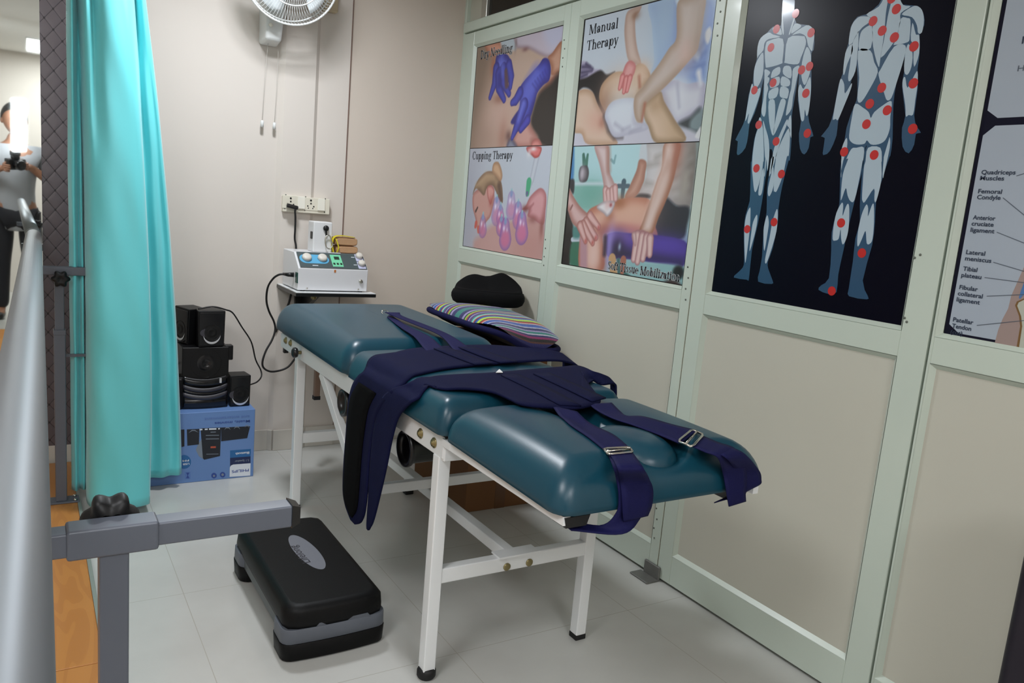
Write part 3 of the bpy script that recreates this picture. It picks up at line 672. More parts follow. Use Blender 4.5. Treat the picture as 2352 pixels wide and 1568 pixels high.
# picture of the speakers on the carton (upside down)
cpoly([K(130, 465), K(195, 460), K(195, 780), K(140, 795)], 2); cpoly([K(240, 460), K(480, 450), K(470, 745), K(250, 770)], 2)
cpoly([K(500, 440), K(890, 425), K(870, 965), K(570, 1035), K(545, 1010)], 2); cpoly([K(440, 770), K(520, 640), K(548, 1020), K(470, 970), K(410, 850)], 5)
cpoly([K(890, 425), K(1440, 400), K(1385, 625), K(890, 685)], 2, 0.0002)
for (a, c) in (((270, 530), (460, 520)), ((950, 470), (1070, 470)), ((1130, 455), (1250, 460)), ((1340, 430), (1420, 440))):
    mx_ = ((a[0]+c[0])/2, min(a[1], c[1])-50)
    cpoly([K(*a), K(mx_[0]-30, mx_[1]), K(mx_[0]+30, mx_[1]), K(*c), K(mx_[0]+25, mx_[1]+18), K(mx_[0]-25, mx_[1]+18)], 5, 0.0004)
for (x0, y0, x1, y1, mi) in ((480, 452, 535, 478, 0), (580, 447, 635, 472, 0), (660, 440, 800, 468, 0), (835, 436, 865, 462, 0), (690, 505, 790, 520, 5), (600, 568, 850, 580, 5), (600, 635, 850, 648, 5), (690, 782, 790, 815, 6), (610, 925, 840, 935, 5)):
    cpoly([K(x0, y0), K(x1, y0-4), K(x1, y1-4), K(x0, y1)], mi, 0.0006)
def cdisc(X, Y, r, mi, e=0.0002): cpoly([K(X+r*math.cos(t*PI/14), Y+r*math.sin(t*PI/14)) for t in range(28)], mi, e)
cdisc(190, 1075, 130, 3); cdisc(755, 1335, 52, 1); cdisc(918, 1318, 52, 1); cdisc(755, 1340, 20, 5, 0.0004); cdisc(918, 1318, 24, 5, 0.0004)
cpoly([K(205, 1265), K(310, 1265), K(310, 1400), K(205, 1400)], 7); cpoly([K(225, 1280), K(290, 1280), K(262, 1330), K(290, 1385), K(225, 1385), K(252, 1330)], 1, 0.0003)
def ctext(t, XR, Y, XL, h, mi, e=0.0006):  # upside down lettering, starts at the right
    a = cpt(*K(XR, Y), e); b_ = cpt(*K(XL, Y), e); z = (cpt(*K(XR, Y), e).z-cpt(*K(XR, Y+h), e).z)
    put_text(pr, t, a, (-1, 0, 0), (0, 0, -1), width=(a-b_).length, height=z, bold=0.02, mi=mi, off=0)
ctext('Music, movies', 1438, 280, 770, 48, 1); ctext('and entertainment', 1432, 190, 575, 46, 8)
ctext('PHILIPS', 1415, 1205, 1095, 52, 1); ctext('5.1 Speaker', 1420, 1025, 1150, 38, 5); ctext('Bluetooth', 1425, 880, 1165, 44, 0)
ctext('FM', 280, 1030, 160, 34, 0); ctext('USB', 290, 1095, 165, 34, 0)
pr.build('print', [M_txtw, M_txtb, M_prk, M_prt, M_prn, M_prg, M_pro, mat('print_mid_blue', (92, 126, 188), 0.5), M_txtl], bx, recalc=False)

sw = thing('subwoofer', 'large black subwoofer on the blue carton, between smaller speakers', 'speaker', (0.78, 4.24, cz1))
MB().box((0.657, 4.115, cz1), (0.882, 4.39, 0.682)).build('cabinet', M_bk, sw, bevel=0.005)
fr = MB(); N = 20
def curve_face(x0, x1, z0, z1, y, bulge, sag, mi, mb):
    vs = []
    for j in (0, 1):
        for i in range(N+1):
            t = i/N; q = 4*t*(1-t); vs.append((x0+(x1-x0)*t, y-bulge*q, (z0, z1)[j]-sag*q))
    mb.add(vs, [(i, i+1, N+2+i, N+1+i) for i in range(N)], mi, True)
for (z0, z1, sag, mi, bl) in ((0.368, 0.43, 0.0, 0, 0.012), (0.43, 0.452, 0.018, 1, 0.016), (0.455, 0.472, 0.02, 0, 0.012), (0.472, 0.492, 0.02, 1, 0.016), (0.495, 0.535, 0.016, 0, 0.012)):
    curve_face(0.663, 0.876, z0, z1, 4.115, bl, sag, mi, fr)
fr.build('front_grooves', [M_bkg, M_bks], sw, solid=0.004)
MB().lathe([(0.0, 0.004), (0.018, 0.004), (0.024, 0.008), (0.06, -0.010), (0.068, -0.012), (0.072, -0.004), (0.075, 0.0)], (0.77, 4.114, 0.60), (0, -1, 0), 32, caps=False).build('driver', M_bkg, sw)
MB().box((0.862, 4.125, 0.61), (0.905, 4.17, 0.688)).build('control_box', M_bk, sw, bevel=0.006)
MB().box((0.835, 4.098, 0.498), (0.845, 4.106, 0.523)).build('chrome_mark', mat('chrome_dot', (230, 230, 235), 0.2, metal=0.6), sw)
def satellite(loc, rz, w, h, d, label, gloss=True, tilt=0.0):
    t = thing('satellite_speaker', label, 'speaker', loc, 'small satellite speakers')
    R = Matrix.Rotation(rz, 3, 'Z') @ Matrix.Rotation(tilt, 3, 'Y'); o = Vector(loc)
    def tr(mb): mb.v = [o+R @ v for v in mb.v]; return mb
    tr(MB().hexa([(-w*0.47, 0, 0), (w*0.47, 0, 0), (w*0.40, d, 0), (-w*0.40, d, 0), (-w*0.5, 0, h), (w*0.5, 0, h), (w*0.42, d, h), (-w*0.42, d, h)])).build('cabinet', M_bk, t, bevel=0.005)
    tr(MB().box((-w*0.44, -0.006, h*0.05), (w*0.44, 0.0, h*0.95))).build('front_panel', M_bkg, t, bevel=0.003)
    cz = h*0.40
    tr(MB().lathe([(0.0, 0.002), (0.012, 0.002), (0.020, 0.004), (0.036, -0.006), (0.040, 0.002), (0.044, 0.001)], (0.0, -0.006, cz), (0, -1, 0), 28, caps=False)).build('cone', M_bk, t)
    g = MB(); n = 24
    for (a0, a1, r0, r1, mi) in ((195, 345, 0.047, 0.058, 1), (150, 210, 0.040, 0.062, 0)):
        vs = []
        for j in (0, 1):
            for i in range(n+1):
                f = i/n; a = math.radians(a0+(a1-a0)*f); k = math.sin(f*PI)
                r = (r0 if j == 0 else r0+(r1-r0)*k); vs.append((r*math.cos(a)*0.92, -0.0085, cz+r*math.sin(a)))
        g.add(vs, [(i, i+1, n+2+i, n+1+i) for i in range(n)], mi)
    tr(g).build('trim_crescent', [M_bks, MATS['chrome_dot']], t, recalc=False)
    return t
satellite((0.942, 4.112, cz1), 0.02, 0.108, 0.165, 0.10, 'black satellite speaker on the right end of the blue carton')
satellite((0.605, 4.112, cz1), 0.0, 0.118, 0.165, 0.10, 'black satellite speaker half hidden by the teal curtain')
satellite((0.795, 4.118, 0.683), 0.05, 0.135, 0.185, 0.11, 'black satellite speaker facing forward on top of the subwoofer')
satellite((0.668, 4.235, 0.683), -1.15, 0.125, 0.185, 0.10, 'black satellite speaker turned sideways on top of the subwoofer', tilt=0.04)
M_cord = mat('black_cord', (20, 19, 20), 0.5)
def cord(name, label, pts, r=0.0045, cat='cable', group=None, n=8):
    return tag(MB().tube(catmull(pts, n), r, 8).build(name, M_cord), label, cat, group)
cord('speaker_cable', 'black cable looping from the top speaker down to the right speaker',
     [Vector((0.73, 4.13, 0.875)), Vector((0.80, 4.13, 0.887)), ay(518, 711, 4.14), ay(535, 719, 4.16), ay(555, 750, 4.22), ay(577, 785, 4.26), ay(587, 825, 4.28), ay(599, 850, 4.28), ay(600, 865, 4.26), ay(590, 877, 4.22), ay(575, 883, 4.18), Vector((1.001, 4.165, 0.465))], 0.004)
cord('speaker_cable', 'thin black cable from the sideways speaker into the curtain', [ay(417, 783, 4.20), ay(407, 786, 4.22), ay(398, 791, 4.25), ay(385, 800, 4.27), ay(372, 830, 4.28)], 0.0035)
cord('speaker_cable', 'thin black cable crossing level from the subwoofer into the curtain', [ay(424, 835, 4.20), ay(412, 836, 4.22), ay(402, 833, 4.25), ay(385, 832, 4.28), ay(370, 836, 4.28)], 0.0035)
cord('speaker_cable', 'thin black cable slanting down behind the hidden speaker', [ay(424, 842, 4.25), ay(415, 851, 4.27), ay(404, 866, 4.28), Vector((0.63, 4.30, 0.50))], 0.0035)

# ------------------------------------------------------------------ wall fan
M_fan = mat('fan_white', (226, 228, 226), 0.4)
M_fang = mat('fan_grey', (186, 190, 190), 0.45)
fc = ay(672, -60, 4.10); fn = thing('wall_fan', 'white wall mounted fan with a round wire guard and pull cords', 'fan', (fc.x, 4.43, fc.z))
fd = Vector((-0.06, -1.0, -0.16)).normalized(); fx = fd.cross(Vector((0, 0, 1))).normalized(); fy = fx.cross(fd)
FR = 0.232
def ringpts(c, r, n=64): return [c+fx*(r*math.cos(2*PI*k/n))+fy*(r*math.sin(2*PI*k/n)) for k in range(n)]
gd = MB(); gb = fc-fd*0.075
gd.loop(ringpts(fc-fd*0.02, FR), 0.0055); gd.loop(ringpts(gb, FR*0.93), 0.004); gd.loop(ringpts(fc+fd*0.045, FR*0.30), 0.004); gd.loop(ringpts(fc+fd*0.030, FR*0.62), 0.003)
nW = 90
for k in range(nW):
    a = 2*PI*k/nW; r_ = fx*math.cos(a)+fy*math.sin(a)
    gd.tube([fc+fd*0.05+r_*(FR*0.16), fc+fd*0.038+r_*(FR*0.5), fc+fd*0.012+r_*(FR*0.9), fc-fd*0.02+r_*FR, gb+r_*(FR*0.93), gb-fd*0.012+r_*(FR*0.6), gb-fd*0.015+r_*(FR*0.25)], 0.0011, 4, caps=False)
gd.build('wire_guard', M_fan, fn)
MB().lathe([(0.0, 0.058), (0.02, 0.057), (0.034, 0.05), (0.036, 0.042), (0.0, 0.04)], fc, fd, 24, caps=False).build('guard_badge', M_fang, fn)
bl = MB()
for k in range(3):
    a0 = 2*PI*k/3+1.15; vs = []
    for i in range(9):
        for j in range(7):
            t = i/8; q = j/6-0.5; r_ = FR*(0.14+0.70*t); wdt = 0.55+0.75*math.sin(t*PI*0.62)
            a = a0+q*wdt*1.05+0.25*t
            p = fc-fd*(0.035-q*0.035)+fx*(r_*math.cos(a))+fy*(r_*math.sin(a)); vs.append(p)
    bl.add(vs, [(i*7+j, i*7+j+1, (i+1)*7+j+1, (i+1)*7+j) for i in range(8) for j in range(6)], 0, True)
bl.build('blades', mat('fan_blade', (222, 228, 230), 0.25), fn, solid=0.002)
MB().lathe([(0.0, 0.01), (0.035, 0.005), (0.04, -0.03), (0.0, -0.04)], fc-fd*0.03, fd, 20, caps=False).build('hub', M_fang, fn)
MB().lathe([(0.0, -0.085), (0.05, -0.085), (0.075, -0.10), (0.078, -0.15), (0.06, -0.19), (0.0, -0.20)], fc, fd, 28, caps=False).build('motor_housing', M_fan, fn)
sb0, sb1 = ay(603, 70, 4.36).x, ay(652, 80, 4.36).x; zb0 = ay(630, 96, 4.36).z
hs = MB(); hs.hexa([(sb0+0.012, 4.33, zb0), (sb1-0.018, 4.33, zb0), (sb1-0.006, 4.46, zb0-0.012), (sb0+0.004, 4.46, zb0-0.012), (sb0, 4.29, zb0+0.34), (sb1, 4.29, zb0+0.34), (sb1, 4.46, zb0+0.34), (sb0, 4.46, zb0+0.34)])
hs.build('switch_housing', M_fan, fn, bevel=0.016, segs=4)
MB().bar(gb-fd*0.12, (fc.x-0.03, 4.43, zb0+0.32), 0.05, 0.06).build('neck', M_fan, fn, bevel=0.01)
MB().lathe([(0.0, 0.0), (0.010, 0.0), (0.009, 0.006), (0.0, 0.008)], (ay(624, 57, 4.30).x, 4.316, ay(624, 57, 4.31).z), (0, -1, 0), 14, caps=False).build('indicator_lamp', mat('lamp_cream', (250, 246, 232), 0.2), fn)
for (px, py, kx, ky) in ((616, 92, 602, 285), (640, 94, 630, 290)):
    a = ay(px, py, 4.40); k = ay(kx, ky, 4.425)
    pc = MB().tube([a, Vector((k.x+0.006, 4.42, (a.z+k.z)/2)), k+Vector((0, 0, 0.012))], 0.0011, 6).build('pull_cord', mat('cord_white', (205, 200, 192), 0.7), fn)
    MB().lathe([(0.0, 0.0), (0.009, 0.0), (0.009, 0.030), (0.005, 0.036), (0.0, 0.036)], k+Vector((0, 0, -0.016)), (0, 0, 1), 12, caps=False).build('pull_knob', M_fan, pc, weld=True)
p0, p1 = ay(742, 4, 4.44), ay(772, 32, 4.44)
tag(MB().box((p0.x, 4.405, p1.z), (p1.x, 4.458, 2.66)).build('junction_box', mat('ivory_box', (196, 180, 150), 0.5), bevel=0.006), 'small ivory junction box on the wall behind the fan guard', 'junction box')

# ------------------------------------------------------------------ switchboard
M_ivory = mat('ivory_plate', (224, 219, 202), 0.35)
sbd = thing('switchboard', 'ivory wall plate with two sockets and two switches above the white device', 'switchboard', (1.345, 4.432, 1.42))
SX0, SX1, SZ0, SZ1, SY = 1.210, 1.474, 1.378, 1.466, 4.405
MB().box((SX0, SY, SZ0), (SX1, 4.458, SZ1)).build('plate', M_ivory, sbd, bevel=0.005)
M_hole = mat('socket_hole', (18, 16, 15), 0.8)
def W(X, Y): p = ay(560+X/4.356, 400+Y/4.356, SY); return p.x, p.z
for (cx_, cy_) in ((468, 240), (670, 262)):
    x_, z_ = W(cx_, cy_+38)
    so = MB().box((x_-0.045, SY-0.003, z_-0.036), (x_+0.045, SY+0.002, z_+0.036)).build('socket', M_ivory, sbd, bevel=0.002, segs=1)
    for (dx, dy, r) in ((0, 0, 0.0055), (0, 32, 0.0045), (-32, 55, 0.004), (28, 62, 0.004), (-26, 76, 0.003), (18, 80, 0.003)):
        hx, hz = W(cx_+dx, cy_+dy)
        MB().lathe([(0.0, 0.0), (r, 0.0), (r, 0.0012), (0.0, 0.0012)], (hx, SY-0.0032, hz), (0, -1, 0), 12, caps=False).build('pin_hole', M_hole, so)
for (cx_, cy_) in ((575, 285), (775, 305)):
    x_, z_ = W(cx_, cy_)
    s1 = MB().hexa([(x_-0.021, SY-0.010, z_-0.034), (x_+0.021, SY-0.010, z_-0.034), (x_+0.021, SY+0.004, z_-0.034), (x_-0.021, SY+0.004, z_-0.034), (x_-0.021, SY-0.003, z_+0.034), (x_+0.021, SY-0.003, z_+0.034), (x_+0.021, SY+0.004, z_+0.034), (x_-0.021, SY+0.004, z_+0.034)])
    s1.build('switch', mat('switch_white', (230, 227, 214), 0.3), sbd, bevel=0.002, segs=1)
for (X, Y) in ((420, 205), (618, 226), (815, 245), (410, 342), (610, 360), (806, 379)):
    x_, z_ = W(X, Y); MB().lathe([(0.0, 0.0), (0.004, 0.0), (0.003, 0.0015), (0.0, 0.0015)], (x_, SY-0.0005, z_), (0, -1, 0), 10, caps=False).build('plate_screw', M_screw, sbd)
pg = thing('power_cord', 'black plug and cord hanging from the left socket behind the white device', 'power cord', (W(470, 325)[0], SY-0.02, W(470, 325)[1]))
x_, z_ = W(472, 322)
MB().bar((x_-0.030, SY-0.022, z_+0.006), (x_+0.030, SY-0.030, z_-0.006), 0.034, 0.022).build('plug', M_blackp, pg, bevel=0.006)
MB().tube(catmull([Vector((x_+0.028, SY-0.030, z_-0.008)), ay(678, 482, 4.37), ay(678.5, 500, 4.375), ay(678, 525, 4.385), ay(677, 548, 4.395), ay(680, 567, 4.40), Vector((1.292, 4.41, 1.12)), Vector((1.29, 4.43, 1.0)), ay(669, 672, 4.425), ay(665, 690, 4.43), ay(659, 706, 4.43), Vector((1.20, 4.43, 0.70))], 8), 0.0055, 8).build('cord', M_cord, pg)

# ------------------------------------------------------------------ wall shelf with the stimulator
sh = thing('wall_shelf', 'white wall shelf with a black edge carrying the white device', 'shelf', (1.42, 4.44, 0.965))
ZS = 0.977
MB().box((1.200, 4.062, ZS-0.004), (1.640, 4.434, ZS)).build('shelf_top', M_white, sh)
MB().box((1.198, 4.060, ZS-0.022), (1.642, 4.436, ZS-0.004)).build('edge_band', M_blackp, sh, bevel=0.001, segs=1)
MB().box((1.30, 4.41, 0.80), (1.39, 4.436, ZS-0.022)).build('bracket', M_blackp, sh)
MB().prism([(1.335, 4.41, 0.82), (1.335, 4.41, ZS-0.022), (1.335, 4.14, ZS-0.022)], (0.025, 0, 0)).build('bracket_arm', M_blackp, sh)
MB().lathe([(0.0, 0.0), (0.014, 0.0), (0.016, 0.02), (0.010, 0.028), (0.0, 0.03)], (1.325, 4.16, ZS-0.022), (0, 0, -1), 14, caps=False).build('clamp_screw', M_brass, sh)
dv = thing('electrotherapy_unit', 'white electrotherapy unit with a sloping dial panel on the wall shelf', 'medical device', (1.41, 4.26, ZS))
dx0, dx1, dyf, dyp, dyb, dz0, dz1, dz2 = 1.217, 1.603, 4.095, 4.19, 4.392, ZS+0.006, 1.100, 1.178
prof = [(dyf+0.006, dz0), (dyb, dz0), (dyb, dz2), (dyp, dz2), (dyf, dz1)]
MB().prism([(dx0, y, z) for y, z in prof], (dx1-dx0, 0, 0)).build('case', mat('device_white', (226, 226, 228), 0.35), dv, bevel=0.004)
for x in (1.25, 1.57):
    for y in (4.12, 4.37): MB().lathe([(0.012, 0.0), (0.012, 0.008)], (x, y, ZS-0.001), (0, 0, 1), 10).build('foot', M_rubber, dv)
sv = Vector((0, dyp-dyf, dz2-dz1)); sl_ = sv.length; su = sv/sl_; sn_ = Vector((0, -su.z, su.y)); so_ = Vector((dx0, dyf, dz1))
def SP(u, v, e=0.0): return so_+Vector((u*(dx1-dx0), 0, 0))+su*(v*sl_)+sn_*e
def slab(mb, pts, mi, e): mb.add([SP(u, v, e) for u, v in pts], [list(range(len(pts)))], mi)
fp = MB()
slab(fp, [(0.025, 0.03), (0.985, 0.03), (0.985, 0.97), (0.025, 0.97)], 0, 0.0045)
def stad(u0, u1, vc, r, n=10):
    ra = r*sl_/(dx1-dx0); return [(u1-ra+ra*math.cos(t), vc+r*math.sin(t)) for t in [(-PI/2)+PI*k/n for k in range(n+1)]]+[(u0+ra+ra*math.cos(t), vc+r*math.sin(t)) for t in [(PI/2)+PI*k/n for k in range(n+1)]]
slab(fp, stad(0.045, 0.46, 0.55, 0.27), 1, 0.0052)
slab(fp, [(0.49, 0.13), (0.645, 0.13), (0.645, 0.86), (0.49, 0.86)], 2, 0.0052)
slab(fp, [(0.54, 0.56), (0.615, 0.56), (0.615, 0.75), (0.54, 0.75)], 3, 0.0058)
for u in (0.505, 0.555, 0.605): slab(fp, [(u, 0.24), (u+0.03, 0.24), (u+0.03, 0.36), (u, 0.36)], 3, 0.0058)
slab(fp, [(0.86, 0.52), (0.97, 0.52), (0.97, 0.95), (0.86, 0.95)], 4, 0.0052); slab(fp, [(0.86, 0.05), (0.97, 0.05), (0.97, 0.48), (0.86, 0.48)], 4, 0.0052)
slab(fp, [(0.48, 0.965), (0.66, 0.965), (0.66, 0.995), (0.48, 0.995)], 5, 0.0058)
for (u, v, w_) in ((0.20, 0.14, 0.08), (0.80, 0.74, 0.05), (0.80, 0.26, 0.05)): slab(fp, [(u, v), (u+w_, v), (u+w_, v+0.035), (u, v+0.035)], 5, 0.0052)
fp.build('fascia', [mat('fascia_grey', (72, 84, 86), 0.4), mat('fascia_blue', (92, 168, 208), 0.4), mat('fascia_green', (120, 208, 164), 0.4), mat('lcd_dark', (40, 58, 48), 0.3), mat('fascia_lilac', (190, 192, 218), 0.4), M_txtw], dv, recalc=False)
for (u, v, r) in ((0.145, 0.58, 0.026), (0.365, 0.58, 0.026), (0.918, 0.80, 0.020), (0.918, 0.33, 0.020)):
    MB().lathe([(0.0, 0.0), (r, 0.0), (r*0.97, 0.012), (r*0.82, 0.019), (r*0.4, 0.021), (0.0, 0.021)], SP(u, v, 0.005), sn_, 24, caps=False).build('dial', mat('dial_cream', (216, 210, 200), 0.4), dv, weld=True)
MB().lathe([(0.0, 0.0), (0.011, 0.0), (0.012, 0.006), (0.008, 0.010), (0.0, 0.006)], (1.563, dyf+0.003, 1.038), (0, -1, 0), 16, caps=False).build('output_jack', M_chrome, dv)
for x in (1.267, 1.553): MB().lathe([(0.0, 0.0), (0.005, 0.0), (0.004, 0.002), (0.0, 0.002)], (x, dyf+0.005, 0.993), (0, -1, 0), 10, caps=False).build('case_screw', M_chrome, dv)
MB().box((dx0-0.004, 4.10, 1.02), (dx0+0.002, 4.135, 1.075)).build('mains_inlet', mat('inlet_green', (20, 70, 62), 0.4), dv)
MB().box((1.41, dyf-0.0008, 1.083), (1.420, dyf+0.004, 1.097)).build('sticker', mat('sticker_orange', (190, 112, 50), 0.5), dv)
mc = thing('mains_lead', 'black mains lead looping from the device down behind the table', 'power cord', (1.20, 4.14, 1.05))
MB().tube([ax(675, 631, 1.213), ax(662, 630.5, 1.185), ax(650, 629, 1.165)], 0.010, 12, radii=[0.013, 0.011, 0.007]).build('connector', M_blackp, mc)
MB().tube(catmull([ay(652, 629, 4.13), ay(640, 631, 4.14), ay(627, 640, 4.17), ay(615, 660, 4.22), ay(612, 690, 4.27), ay(618, 715, 4.31), ay(629, 738, 4.32), ay(632, 757, 4.32), ay(625, 780, 4.30), ay(611, 805, 4.28), ay(603, 830, 4.27), ay(606, 845, 4.27), ay(622, 853, 4.27), ay(645, 850, 4.28), ay(662, 842, 4.28), ay(674, 828, 4.28), ay(684, 812, 4.28)], 6), 0.0055, 8).build('lead', M_cord, mc)
# small white box, carabiner and rolled strap on top of the unit
ZD = dz2
tx0, tx1 = ay(720, 540, 4.22).x, ay(763, 540, 4.22).x
ad = thing('white_adapter_box', 'small upright white box with a black knob on top of the white device', 'adapter', ((tx0+tx1)/2, 4.27, ZD))
MB().box((tx0, 4.22, ZD), (tx1, 4.32, ZD+0.165)).build('body', mat('device_white2', (222, 222, 222), 0.4), ad, bevel=0.006)
k = ay(748, 524, 4.22)
MB().lathe([(0.0, 0.0), (0.014, 0.0), (0.016, 0.012), (0.012, 0.018), (0.0, 0.019)], (k.x, 4.222, k.z), (0, -1, 0), 18, caps=False).build('knob', M_blackp, ad, weld=True)
MB().bar((k.x, 4.214, k.z-0.008), (k.x+0.004, 4.214, k.z-0.040), 0.008, 0.006).build('knob_stem', M_blackp, ad)
s0 = ay(721, 540, 4.25); MB().box((tx0-0.003, 4.235, s0.z-0.02), (tx0+0.012, 4.27, s0.z+0.02)).build('rocker_switch', M_blackp, ad, bevel=0.002, segs=1)
cpts = [ay(px, py, 4.205) for px, py in ((749, 543), (757, 541), (761, 552), (764, 562), (758, 571), (750, 568), (747, 556))]
tag(MB().loop(catmull(cpts, 5, True), 0.0035, 8).build('carabiner', M_chrome), 'silver snap hook hanging from the small white box', 'snap hook')
M_tan = mat('tan_strap', (186, 146, 108), 0.8, var=0.06, vscale=20, bump=0.3, bscale=200)
M_yel = mat('yellow_tape', (214, 196, 36), 0.6)
st = thing('folded_strap', 'tan folded strap tied with yellow tape on top of the white device', 'folded strap', (1.52, 4.25, ZD))
a0, a1 = ay(768, 560, 4.22).x, ay(820, 560, 4.22).x
for i, (z0, z1, dx) in enumerate(((ZD+0.001, ZD+0.042, 0.008), (ZD+0.043, ZD+0.088, 0.0))):
    mb = MB(); n = 20; vs = []
    for j, y in enumerate((4.20, 4.215, 4.30, 4.315)):
        e = 0.008 if j in (0, 3) else 0.0
        for q in range(n):
            t = 2*PI*q/n; c, s_ = math.cos(t), math.sin(t); hw = (a1-a0)/2-e-dx*0.5; hh = (z1-z0)/2-e*0.8
            vs.append(((a0+a1)/2+dx+hw*math.copysign(abs(c)**0.35, c), y, (z0+z1)/2+hh*math.copysign(abs(s_)**0.6, s_)))
    mb.add(vs, [(j*n+q, j*n+(q+1) % n, (j+1)*n+(q+1) % n, (j+1)*n+q) for j in range(3) for q in range(n)], 0, True)
    mb.f += [[q for q in range(n)], [3*n+q for q in range(n)]]; mb.m += [0, 0]; mb.sm += [False, False]
    mb.build('strap_fold', M_tan, st)
yl = ribbon([Vector((a0-0.006, 4.205, ZD+0.004)), Vector((a0-0.014, 4.205, ZD+0.05)), Vector((a0-0.004, 4.20, ZD+0.088)), Vector((a0+0.04, 4.20, ZD+0.097)), Vector((a0+0.11, 4.20, ZD+0.091))],
            [Vector((a0-0.006, 4.235, ZD+0.004)), Vector((a0-0.014, 4.235, ZD+0.05)), Vector((a0-0.004, 4.23, ZD+0.088)), Vector((a0+0.04, 4.23, ZD+0.097)), Vector((a0+0.11, 4.23, ZD+0.091))], 0.003)
yl.build('yellow_tape', M_yel, st, solid=0.004)
yl = ribbon([Vector((a0+0.004, 4.196, ZD+0.004)), Vector((a0+0.012, 4.192, ZD+0.03)), Vector((a0+0.006, 4.194, ZD+0.055)), Vector((a0-0.003, 4.2, ZD+0.08))],
            [Vector((a0+0.010, 4.196, ZD+0.004)), Vector((a0+0.019, 4.192, ZD+0.03)), Vector((a0+0.012, 4.194, ZD+0.055)), Vector((a0+0.003, 4.2, ZD+0.08))], 0.003)
yl.build('yellow_tape', M_yel, st, solid=0.003)

# ------------------------------------------------------------------ brown carton, striped pillow, black cushion
M_kraft = mat('kraft_board', (116, 78, 44), 0.75, var=0.06, vscale=5)
ct_ = thing('brown_carton', 'tall brown cardboard carton under the treatment table by the partition', 'carton', (2.04, 3.52, 0))
MB().box((1.832, 3.22, 0.0), (2.245, 3.84, 0.830)).build('box', M_kraft, ct_, bevel=0.003)
MB().box((2.00, 3.2185, 0.0), (2.06, 3.22, 0.830)).build('packing_tape', mat('brown_tape', (100, 66, 38), 0.3), ct_)
def stripe_mat():
    m = D.materials.new('striped_knit'); m.use_nodes = True; nt = m.node_tree; b = nt.nodes['Principled BSDF']
    tc = nt.nodes.new('ShaderNodeTexCoord'); sep = nt.nodes.new('ShaderNodeSeparateXYZ'); nt.links.new(tc.outputs['UV'], sep.inputs[0])
    n = nt.nodes.new('ShaderNodeTexNoise'); n.inputs['Scale'].default_value = 60; nt.links.new(tc.outputs['UV'], n.inputs['Vector'])
    a = nt.nodes.new('ShaderNodeMath'); a.operation = 'MULTIPLY_ADD'; nt.links.new(n.outputs['Fac'], a.inputs[0]); a.inputs[1].default_value = 0.012; nt.links.new(sep.outputs[1], a.inputs[2])
    cr = nt.nodes.new('ShaderNodeValToRGB'); cr.color_ramp.interpolation = 'CONSTANT'; fr_ = nt.nodes.new('ShaderNodeMath'); fr_.operation = 'PINGPONG'; fr_.inputs[1].default_value = 0.92; nt.links.new(a.outputs[0], fr_.inputs[0]); nt.links.new(fr_.outputs[0], cr.inputs[0])
    nav, pur, red, wht, blu, lime, teal, mint, mag, blk, brn, lil, grn = (34, 34, 92), (78, 52, 110), (176, 62, 48), (186, 186, 200), (40, 84, 164), (176, 206, 58), (40, 120, 112), (130, 190, 180), (132, 32, 92), (24, 22, 22), (84, 48, 44), (150, 140, 180), (132, 190, 70)
    seq = [(0.0, nav), (.05, nav), (.085, brn), (.105, blk), (.14, mag), (.165, nav), (.19, wht), (.205, teal), (.235, lil), (.255, nav), (.30, wht), (.315, blu), (.36, nav), (.375, wht), (.39, red), (.42, blk), (.435, lime), (.48, blu), (.51, nav), (.53, red), (.55, mint), (.58, teal), (.60, pur), (.64, lil), (.66, nav), (.69, red), (.71, grn), (.735, blk), (.76, lil), (.80, nav), (.87, teal)]
    el = cr.color_ramp.elements
    el[0].position = 0; el[0].color = lin(seq[0][1]); el[1].position = seq[1][0]; el[1].color = lin(seq[1][1])
    for p, c in seq[2:]:
        e = el.new(p); e.color = lin(c)
    nt.links.new(cr.outputs[0], b.inputs['Base Color']); b.inputs['Roughness'].default_value = 0.9; b.inputs['Sheen Weight'].default_value = 0.3
    n2 = nt.nodes.new('ShaderNodeTexNoise'); n2.inputs['Scale'].default_value = 300; nt.links.new(tc.outputs['Object'], n2.inputs['Vector'])
    bp = nt.nodes.new('ShaderNodeBump'); bp.inputs['Strength'].default_value = 0.5; bp.inputs['Distance'].default_value = 0.003; nt.links.new(n2.outputs['Fac'], bp.inputs['Height']); nt.links.new(bp.outputs['Normal'], b.inputs['Normal'])
    return m
pl = thing('striped_pillow', 'multicoloured striped pillow with navy edging lying on the tall carton', 'pillow', (2.0, 3.5, 0.85))
PX0, PX1, PY0, PY1, PZ = 1.790, 2.232, 3.03, 3.80, 0.846
PCX, PCY, PHX, PHY = (PX0+PX1)/2, (PY0+PY1)/2, (PX1-PX0)/2, (PY1-PY0)/2
def pil_base(x): return PZ+0.082*smooth(0.15, -1.0, (x-PCX)/PHX) if False else PZ+0.094*(1-smooth(-1.0, 0.2, (x-PCX)/PHX))
def pil_top(u, v, x): return 0.150*(max(0, 1-abs(u)**2.6)*max(0, 1-abs(v)**2.4))**0.42*(1-0.45*(1-smooth(-1.0, 0.2, u)))
arc = [0.0]; py_ = [PY0]; NA_ = 400
for k in range(1, NA_+1):
    v0, v1 = -1+2*(k-1)/NA_, -1+2*k/NA_; arc.append(arc[-1]+math.hypot((v1-v0)*PHY, pil_top(0.1, v1, 0)-pil_top(0.1, v0, 0))); py_.append(PCY+v1*PHY)
def arc_at(y): return float(np.interp(y, py_, arc))
vs = []; lo = []; NR, NA2 = 26, 120
